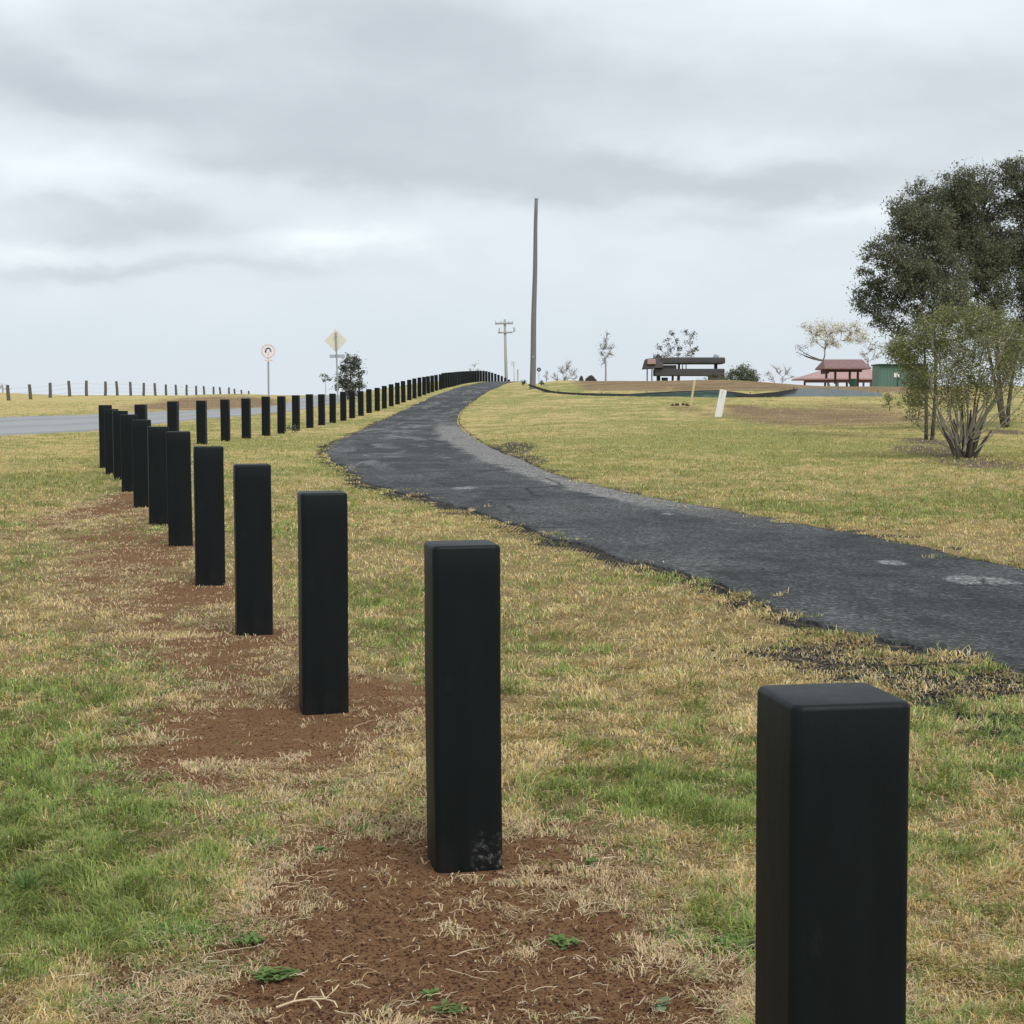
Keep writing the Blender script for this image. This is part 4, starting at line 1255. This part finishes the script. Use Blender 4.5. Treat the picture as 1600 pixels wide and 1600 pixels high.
def lob(lst, Y, seed, dep=.7):
    r_ = random.Random(seed)
    out = []
    for (px, py, pr) in lst:
        rad = pr * Y / F
        p = P(px, py, Y)
        out.append((p.x, Y + r_.uniform(-1, 1) * dep * rad * 1.6, p.z, rad))
    return out

DARKG = np.array([(.13, .145, .085), (.17, .18, .10), (.095, .11, .07), (.21, .21, .125), (.15, .16, .125)])
OLIVE = np.array([(.22, .23, .095), (.17, .18, .085), (.31, .31, .13), (.13, .145, .08)])
SAGE = np.array([(.12, .155, .115), (.09, .12, .085), (.16, .19, .14)])
PALE = np.array([(.78, .73, .60), (.66, .62, .50), (.52, .49, .40), (.82, .78, .68)])

def gbase(px, py):
    x, y_ = G(px, py)
    return (x, y_, Hs(x, y_)), y_

# left dark gum
b, Yt = gbase(1451, 687)
lb = lob([(1382, 402, 36), (1362, 440, 26), (1358, 478, 22), (1375, 505, 20), (1390, 465, 28), (1430, 440, 40), (1440, 395, 40), (1422, 352, 34), (1400, 335, 24),
          (1470, 470, 38), (1480, 420, 40), (1405, 520, 17), (1460, 350, 40), (1412, 430, 34), (1440, 500, 28)], Yt, 1)
make_tree('gum_tree', 'dark leafy gum on thin twin trunks, left half of the big tree clump', 'tree', b, lb,
          [((-.06, 0), (-.12, .1), 2.3, .036), ((.07, 0), (.05, -.1), 2.6, .04)], M_BARKD, DARKG, 190, 52, .075, .026, 101, crad=.085, twig=.006,
          group='dark gums behind the pale stemmed shrub')
# right dark gum
b, Yt = gbase(1571, 668)
lb = lob([(1450, 312, 34), (1432, 338, 22), (1500, 298, 34), (1478, 302, 28), (1540, 290, 30), (1500, 350, 46), (1545, 340, 44), (1575, 276, 24), (1600, 304, 44), (1560, 400, 46),
          (1610, 380, 46), (1520, 420, 42), (1600, 450, 42), (1550, 480, 38), (1655, 325, 60), (1670, 420, 60), (1640, 500, 44), (1590, 535, 24), (1500, 470, 30),
          (1470, 380, 36), (1510, 520, 30), (1560, 540, 28), (1590, 266, 20), (1530, 400, 50), (1480, 340, 40), (1630, 555, 30), (1720, 360, 55)], Yt, 2)
make_tree('gum_tree', 'taller dark gum tree cut by the right edge of the picture', 'tree', b, lb,
          [((0, 0), (-.25, .1), 3.2, .055), ((.05, .05), (.5, -.1), 3.3, .048), ((-.04, .05), (-.9, -.1), 3.6, .042)], M_BARKD, DARKG, 130, 56, .085, .028, 102, crad=.10, twig=.008,
          group='dark gums behind the pale stemmed shrub')

# pale multi-stemmed shrub
b, Yt = gbase(1506, 716)
root = empty('shrub', b, label='broad olive shrub with many pale bare stems fanning from one stump', cat='shrub')
rr = random.Random(5); rn = np.random.default_rng(5)
wood = MB(); stump = MB(); C = []
b0 = Vector(b)
def shp(px, py, dy=0): return P(px, py, Yt + dy) - b0
# thick stump stems
for (xa, xt, yt_, r_) in ((1497, 1472, 668, .042), (1500, 1490, 655, .05), (1512, 1517, 640, .038), (1516, 1536, 658, .05), (1506, 1503, 630, .03), (1519, 1550, 672, .036), (1499, 1481, 640, .024), (1514, 1528, 632, .024)):
    dy = rr.uniform(-.22, .22)
    a = shp(xa, 718, dy * .9); a.z = -.06
    c = shp(xt, yt_, dy)
    stump.tube(bez(a, a * .5 + c * .5 + Vector((0, 0, .05)), c, 6), [r_ * 1.35, r_ * 1.05, r_ * .9, r_ * .75, r_ * .6, r_ * .35], 8)
ends = []
for k in range(30):
    t = k / 29
    ex = 1404 + 240 * t + rr.uniform(-14, 14)
    ey = 474 + 70 * abs(t - .5) * 2 + rr.uniform(-10, 60)
    if k % 5 == 0: ey += 70
    dy = rr.uniform(-1.1, 1.1)
    a = shp(1506 + (t - .5) * 34, 706 - rr.random() * 26, dy * .05)
    c = shp(ex, ey, dy)
    hbase = a + Vector(((c.x - a.x) * rr.uniform(.5, .72), (c.y - a.y) * .6, (c.z - a.z) * rr.uniform(.36, .5)))
    pts = bez(a, hbase, c, 9)
    pts = [p + Vector((rr.gauss(0, .025), rr.gauss(0, .025), 0)) * (i_ > 0) for i_, p in enumerate(pts)]
    r1 = rr.uniform(.009, .024)
    wood.tube(pts, [r1 * (1.1 - .1 * i_) for i_ in range(9)], 6, False)
    for q_ in range(9):
        i_ = rr.randint(3, 8)
        p = pts[i_]
        e = p + Vector((rr.gauss(0, .17), rr.gauss(0, .17), abs(rr.gauss(.14, .12))))
        wood.tube([p, (p + e) / 2 + Vector((0, 0, -.02)), e], [.006, .0045, .003], 4, False)
        if i_ >= 4 or rr.random() < .25:
            nl = int(18 + 9 * (i_ - 3) * .6)
            C.append(np.array(e)[None] + rn.normal(size=(nl, 3)) * .085)
for (px, py, pr, nn) in ((1420, 550, 26, 26), (1400, 545, 14, 12), (1455, 525, 30, 30), (1480, 498, 18, 18), (1520, 500, 24, 14), (1560, 510, 26, 12), (1605, 530, 28, 12), (1440, 590, 28, 22), (1500, 560, 36, 26), (1550, 590, 34, 16), (1580, 560, 34, 14), (1500, 610, 30, 14), (1430, 625, 16, 8)):
    for _ in range(int(nn * 4)):
        v_ = rn.normal(size=3); v_ /= np.linalg.norm(v_); v_ *= pr * Yt / F * rr.random() ** .4
        C.append((np.array(shp(px, py, rr.uniform(-.7, .7))) + v_)[None] + rn.normal(size=(30, 3)) * .07)
stump.build('stump', M_BARKD, root, True)
wood.build('stem', M_BARKL, root, True)
leaves_mesh('foliage', np.concatenate(C), .050, .020, OLIVE, root, M_LEAF, .0, 9)

# bare, twiggy low saplings behind and left of the shrub
b, Yt = gbase(1640, 660)
make_tree('sapling', 'thin sapling with red-brown twigs at the right edge under the gums', 'sapling', b, lob([(1625, 590, 16), (1600, 600, 14), (1650, 575, 18)], Yt, 5), [((0, 0), (0, 0), .6, .03)],
          plain('red brown twig bark', (.16, .085, .055), .9), OLIVE, 60, 4, .05, .02, 131, crad=.06, twig=.006, twigs_per=3)
b, Yt = gbase(1436, 650)
make_tree('sapling', 'low sparse red-twigged sapling left of the pale stemmed shrub', 'sapling', b, lob([(1425, 615, 16), (1440, 600, 16), (1418, 630, 10), (1450, 622, 12)], Yt, 6), [((0, 0), (0, 0), .3, .03)],
          plain('rust twig bark', (.19, .10, .06), .9), OLIVE, 60, 3, .05, .02, 132, crad=.06, twig=.006, twigs_per=3)
b, Yt = gbase(1390, 642)
make_tree('weedy_bush', 'small green weedy bush on the lawn below the green shed', 'bush', b, lob([(1387, 630, 8), (1392, 622, 7), (1383, 618, 5), (1400, 634, 6)], Yt, 7), [((0, 0), (0, 0), .15, .02)],
          M_BARKD, OLIVE, 160, 26, .07, .03, 133, crad=.07, twig=.005)

# leafy bush behind the far bollards, with the spindly sapling at its left
Yt = 84.0
p = P(546, 640, Yt); b = (p.x, Yt, Hs(p.x, Yt))
BUSHG = np.array([(.10, .125, .09), (.075, .095, .07), (.14, .16, .115), (.19, .21, .17)])
make_tree('leafy_bush', 'round dark green bush behind the far bollards below the diamond sign', 'bush', b,
          lob([(548, 566, 10), (536, 575, 9), (560, 572, 9), (532, 590, 9), (566, 585, 8), (548, 585, 11), (540, 603, 11), (558, 602, 11), (546, 615, 10), (530, 605, 6), (566, 600, 6), (557, 560, 6), (543, 560, 6)], Yt, 8),
          [((-.05, 0), (-.15, 0), .5, .05), ((.05, 0), (.15, 0), .55, .05)], M_BARKD, BUSHG, 100, 30, .11, .06, 141, crad=.09, twig=.012)
p = P(509, 640, Yt); b = (p.x, Yt, Hs(p.x, Yt))
make_tree('sapling', 'spindly sapling with one small leaf tuft left of the dark bush', 'sapling', b, lob([(508, 588, 6), (512, 592, 4), (506, 594, 3)], Yt, 9),
          [((0, 0), (.0, 0), 1.0, .018)], M_BARKP, SAGE, 130, 14, .09, .05, 142, crad=.06, twig=.006)
b, Yt = gbase(457, 676)
make_tree('weed_clump', 'small green weed clump at the foot of a far bollard', 'weed', b, lob([(452, 668, 5), (459, 666, 5), (464, 671, 4)], Yt, 19), [((0, 0), (0, 0), .08, .01)],
          M_BARKD, BUSHG, 400, 20, .05, .025, 143, crad=.05, twig=.004)

# far bare shrubs and trees on the skyline
def far_tree(name, label, cat, px, Y, lobs, bark, cols, ncl, nl, L, W, seed, r0=.04, stemh=.8, group=None, crad=.12, twig=.012, tp=2, fork=None):
    p = P(px, 600, Y); b = (p.x, Y, Hs(p.x, Y))
    lb = lob(lobs, Y, seed)
    return make_tree(name, label, cat, b, lb, [((0, 0), (0, 0), stemh, r0)], bark, cols, ncl, nl, L, W, seed, crad=crad, twig=twig, twigs_per=tp, group=group)
far_tree('young_tree', 'young bare tree with upswept crown on the ridge right of the boulders', 'tree', 946, 116,
         [(946, 560, 8), (940, 550, 8), (953, 552, 8), (946, 540, 9), (938, 540, 6), (956, 543, 6), (948, 528, 7), (950, 520, 4), (943, 568, 5)], M_BARKP, np.array([(.25, .25, .22), (.3, .28, .25)]), 60, 7, .09, .04, 151, r0=.065, stemh=1.7, twig=.018, tp=3)
far_tree('bare_bush', 'wide pale leafless bush on the skyline just right of the tall pole', 'bush', 878, 140,
         [(866, 585, 7), (876, 578, 9), (888, 574, 10), (897, 582, 9), (870, 592, 8), (884, 590, 9), (900, 592, 6), (890, 565, 6)], M_BARKP, PALE, 40, 3, .09, .04, 152, r0=.06, stemh=.5, twig=.018, tp=3, group='leafless bushes along the skyline')
far_tree('bare_bush', 'narrow grey bush between the round sign and the wide leafless bush', 'bush', 854, 130, [(853, 582, 4), (855, 588, 5), (853, 592, 4)], M_BARKP, SAGE, 40, 6, .1, .05, 153, r0=.05, stemh=.8, twig=.014, tp=2, group='leafless bushes along the skyline')
far_tree('bare_bush', 'faint pale leafless bush behind the highest bollards', 'bush', 740, 175, [(733, 576, 6), (741, 572, 7), (748, 576, 6), (740, 580, 7)], M_BARKP, PALE, 14, 6, .12, .07, 154, r0=.08, stemh=2.2, twig=.016, tp=3, group='leafless bushes along the skyline')
far_tree('bare_bush', 'thin leafless bush left of the wide pale red roof', 'bush', 1215, 150, [(1200, 582, 9), (1214, 577, 10), (1230, 580, 10), (1207, 590, 8), (1224, 590, 8), (1240, 588, 6)], M_BARKP, PALE, 30, 2, .1, .05, 155, r0=.06, stemh=.8, twig=.018, tp=3, group='leafless bushes along the skyline')
far_tree('bare_bush', 'faint bare bush behind the far left end of the paddock fence', 'bush', 4, 150, [(2, 604, 7), (-8, 602, 8), (10, 608, 4)], M_BARKP, np.array([(.42, .34, .31), (.5, .42, .38)]), 14, 9, .13, .08, 156, r0=.06, stemh=1.0, twig=.014, tp=3, group='leafless bushes along the skyline')
far_tree('small_tree', 'faint little round tree on a thin trunk between power pole and tall pole', 'tree', 803, 190, [(802, 566, 4), (803, 571, 3)], M_BARKP, np.array([(.5, .52, .5), (.42, .45, .42)]), 30, 8, .12, .07, 157, r0=.05, stemh=4.5, twig=.012, tp=1)
far_tree('small_bush', 'small dark round bush at the crest left of the tall pole base', 'bush', 818, 112, [(817, 597.5, 3.2), (820, 597, 2.4)], M_BARKD, BUSHG, 500, 14, .08, .05, 158, r0=.03, stemh=.1, twig=.008, tp=1, crad=.05, group='small round bushes at the foot of the tall pole')
far_tree('small_bush', 'small dark round bush just right of the tall pole base', 'bush', 846, 100, [(846, 598, 3), (848, 599, 2.2)], M_BARKD, BUSHG, 500, 14, .08, .05, 159, r0=.03, stemh=.1, twig=.008, tp=1, crad=.05, group='small round bushes at the foot of the tall pole')
far_tree('sparse_gum', 'sparse grey-green gum rising behind the dark timber shelter', 'tree', 1060, 136,
         [(1030, 545, 6), (1042, 536, 6), (1040, 552, 6), (1055, 530, 8), (1060, 542, 8), (1050, 519, 4), (1072, 518, 4), (1078, 534, 7), (1083, 548, 8), (1075, 552, 7), (1088, 546, 5), (1060, 552, 7), (1026, 556, 5), (1048, 545, 5), (1082, 524, 4)],
         M_BARK, np.array([(.12, .14, .13), (.17, .19, .17), (.09, .10, .095)]), 16, 20, .16, .08, 160, r0=.10, stemh=2.2, crad=.13, twig=.016, tp=1)
far_tree('leafy_bush', 'wide sage green bush right of the dark timber shelter', 'bush', 1157, 118,
         [(1140, 590, 9), (1152, 582, 9), (1162, 578, 9), (1172, 584, 9), (1180, 592, 7), (1158, 592, 11), (1130, 595, 7), (1170, 594, 9)], M_BARK, np.array([(.17, .20, .12), (.22, .24, .16), (.12, .15, .09)]), 110, 26, .14, .06, 161, r0=.05, stemh=.4, crad=.14, twig=.012, tp=2)
far_tree('leafy_bush', 'low straggly bush in front of the right end of the timber shelter', 'bush', 1112, 112,
         [(1100, 594, 6), (1112, 592, 6), (1122, 592, 7), (1092, 597, 4), (1106, 588, 4)], M_BARK, np.array([(.17, .18, .10), (.22, .22, .14), (.10, .11, .07)]), 60, 10, .12, .05, 162, r0=.04, stemh=.2, crad=.12, twig=.010, tp=2)
# pale flowering tree over the pavilions
Yt = 156.0
p = P(1303, 600, Yt); b = (p.x, Yt, Hs(p.x, Yt))
fl_ = lob([(1262, 515, 9), (1275, 520, 11), (1288, 514, 11), (1300, 520, 11), (1314, 516, 11), (1328, 518, 10), (1342, 516, 10), (1350, 525, 9), (1270, 530, 9), (1290, 533, 10),
           (1308, 534, 10), (1325, 531, 10), (1255, 508, 6), (1345, 533, 7), (1280, 508, 7), (1304, 508, 7), (1335, 508, 7)], Yt, 31)
rt = make_tree('blossom_tree', 'wide tree in pale cream blossom rising behind the red pavilion roofs', 'tree', b, fl_,
          [((-.2, 0), (-1.1, 0), 4.2, .12), ((.1, 0), (.2, 0), 4.0, .17)], M_BARK, PALE, 26, 24, .14, .10, 171, crad=.22, twig=.016, twigs_per=2, crown_name='blossom')
m = MB()
q0 = P(1303, 566, Yt) - Vector(b)
for tgt in ((1248, 545), (1256, 556), (1245, 550)):
    m.tube(bez(q0, P(1270, 563, Yt) - Vector(b), P(tgt[0], tgt[1], Yt) - Vector(b), 6), [.09, .07, .06, .05, .035, .02], 6, False)
for _ in range(40):
    a = P(random.uniform(1243, 1262), random.uniform(540, 556), Yt) - Vector(b)
    m.tube([a, a + Vector((random.gauss(0, .25), random.gauss(0, .3), random.gauss(.1, .2)))], [.02, .01], 4, False)
m.build('low_branch', M_BARK, rt, True)
far_tree('bare_bush', 'bare grey branches right of the blossom tree above the low red roof', 'bush', 1360, 160, [(1348, 552, 9), (1362, 545, 10), (1372, 555, 9), (1380, 548, 8), (1356, 562, 8), (1376, 540, 6)], M_BARKP, PALE, 30, 5, .12, .06, 172, r0=.07, stemh=3.2, twig=.018, tp=3, group='leafless bushes along the skyline')

# ------------------------------------------------------------------ foreground weeds and twig
M_WEED = material('weed leaves', m_blade)
def weed(px, py, rad, n, label, name='weed', kind='broad', seed=1, tall=.03):
    x, y_ = G(px, py)
    r = random.Random(seed)
    V, Fc, Cc = [], [], []
    for k in range(n):
        a = r.random() * 6.28; d0 = rad * .55 * r.random() ** .7 if kind == 'creep' else rad * .1 * r.random()
        c = Vector((math.cos(a) * d0, math.sin(a) * d0, .006 + r.random() * .008))
        a2 = r.random() * 6.28 if kind == 'creep' else a
        L = (.016 + .014 * r.random()) if kind == 'creep' else rad * r.uniform(.6, 1.0)
        W = L * (.55 if kind != 'tuft' else .06)
        el_ = r.uniform(.15, .7) if kind != 'tuft' else r.uniform(.6, 1.35)
        dv = Vector((math.cos(a2) * math.cos(el_), math.sin(a2) * math.cos(el_), math.sin(el_)))
        sv_ = Vector((-math.sin(a2), math.cos(a2), 0))
        bnd = Vector((0, 0, -L * .25))
        pr = [(0, .12), (.3, .8), (.6, 1.0), (.85, .6), (1, .05)]
        k0 = len(V)
        col = (.15, .24, .07) if kind != 'broad' else (.19, .26, .14)
        f_ = r.uniform(.7, 1.25)
        for t, w_ in pr:
            q_ = c + dv * L * t + bnd * t * t
            V += [q_ - sv_ * W * w_ / 2, q_ + Vector((0, 0, -.1 * W * w_)), q_ + sv_ * W * w_ / 2]
            Cc += [tuple(cc * f_ for cc in col)] * 3
        for i_ in range(4):
            q_ = k0 + i_ * 3
            Fc += [(q_, q_ + 1, q_ + 4, q_ + 3), (q_ + 1, q_ + 2, q_ + 5, q_ + 4)]
    Va = np.array([tuple(v_) for v_ in V])
    o = arrays_mesh(name, Va, np.array(Fc).ravel(), np.full(len(Fc), 4), M_WEED, colors=np.array(Cc))
    o.location = (x, y_, Hs(x, y_))
    tag(o, label, 'weed' if name != 'grass_tuft' else 'grass tuft', 'small weeds in the foreground lawn')
weed(1030, 1578, .055, 5, 'small broad-leaved weed at the bottom left of the nearest bollard', 'weed', 'broad', 1)
weed(700, 1588, .05, 34, 'green clover patch at the bottom edge on bare red soil', 'weed', 'creep', 2)
weed(880, 1480, .07, 46, 'creeping green weed on soil between the two nearest bollards', 'weed', 'creep', 3)
weed(390, 1475, .07, 50, 'creeping green weed at the left rim of the bare red patch', 'weed', 'creep', 4)
weed(430, 1530, .09, 110, 'dense green weed mat left of the pale forked twig', 'weed', 'creep', 5)
weed(40, 1400, .10, 60, 'bushy green grass tuft near the left edge of the picture', 'grass_tuft', 'tuft', 6)
weed(500, 1335, .05, 26, 'small green weed left of the scuffed bollard', 'weed', 'creep', 7)
weed(670, 1560, .025, 14, 'tiny green seedling on bare soil near the bottom edge', 'weed', 'creep', 8)
weed(1150, 1480, .10, 120, 'lush green weed mat close to the left of the nearest bollard', 'weed', 'creep', 9)
weed(925, 1355, .035, 16, 'tiny green weed to the right of the scuffed bollard foot', 'weed', 'creep', 10)
weed(560, 1310, .06, 30, 'short green grass tuft left of the scuffed bollard', 'grass_tuft', 'tuft', 11)

tx, ty = G(485, 1575)
m = MB()
def tw(path, r0_):
    m.tube([Vector((a * .001, b_ * .001, c * .001)) for a, b_, c in path], [r0_ * (1 - .12 * k) for k in range(len(path))], 6)
tw([(-80, -20, 8), (-40, 5, 14), (0, 10, 18), (35, 0, 22), (52, 25, 30), (48, 50, 34)], .0032)
tw([(0, 10, 18), (18, -18, 20), (30, -42, 14)], .0026)
tw([(35, 0, 22), (60, -14, 20), (70, -40, 16)], .0024)
tw([(52, 25, 30), (64, 44, 40)], .0022)
tw([(-40, 5, 14), (-36, 34, 24), (-22, 52, 30)], .0024)
tw([(35, 0, 22), (22, 26, 36)], .002)
o = m.build('twig', M_TWIG, None, True)
o.location = (tx, ty, Hs(tx, ty)); tag(o, 'pale forked dead twig lying at the bottom edge', 'twig')
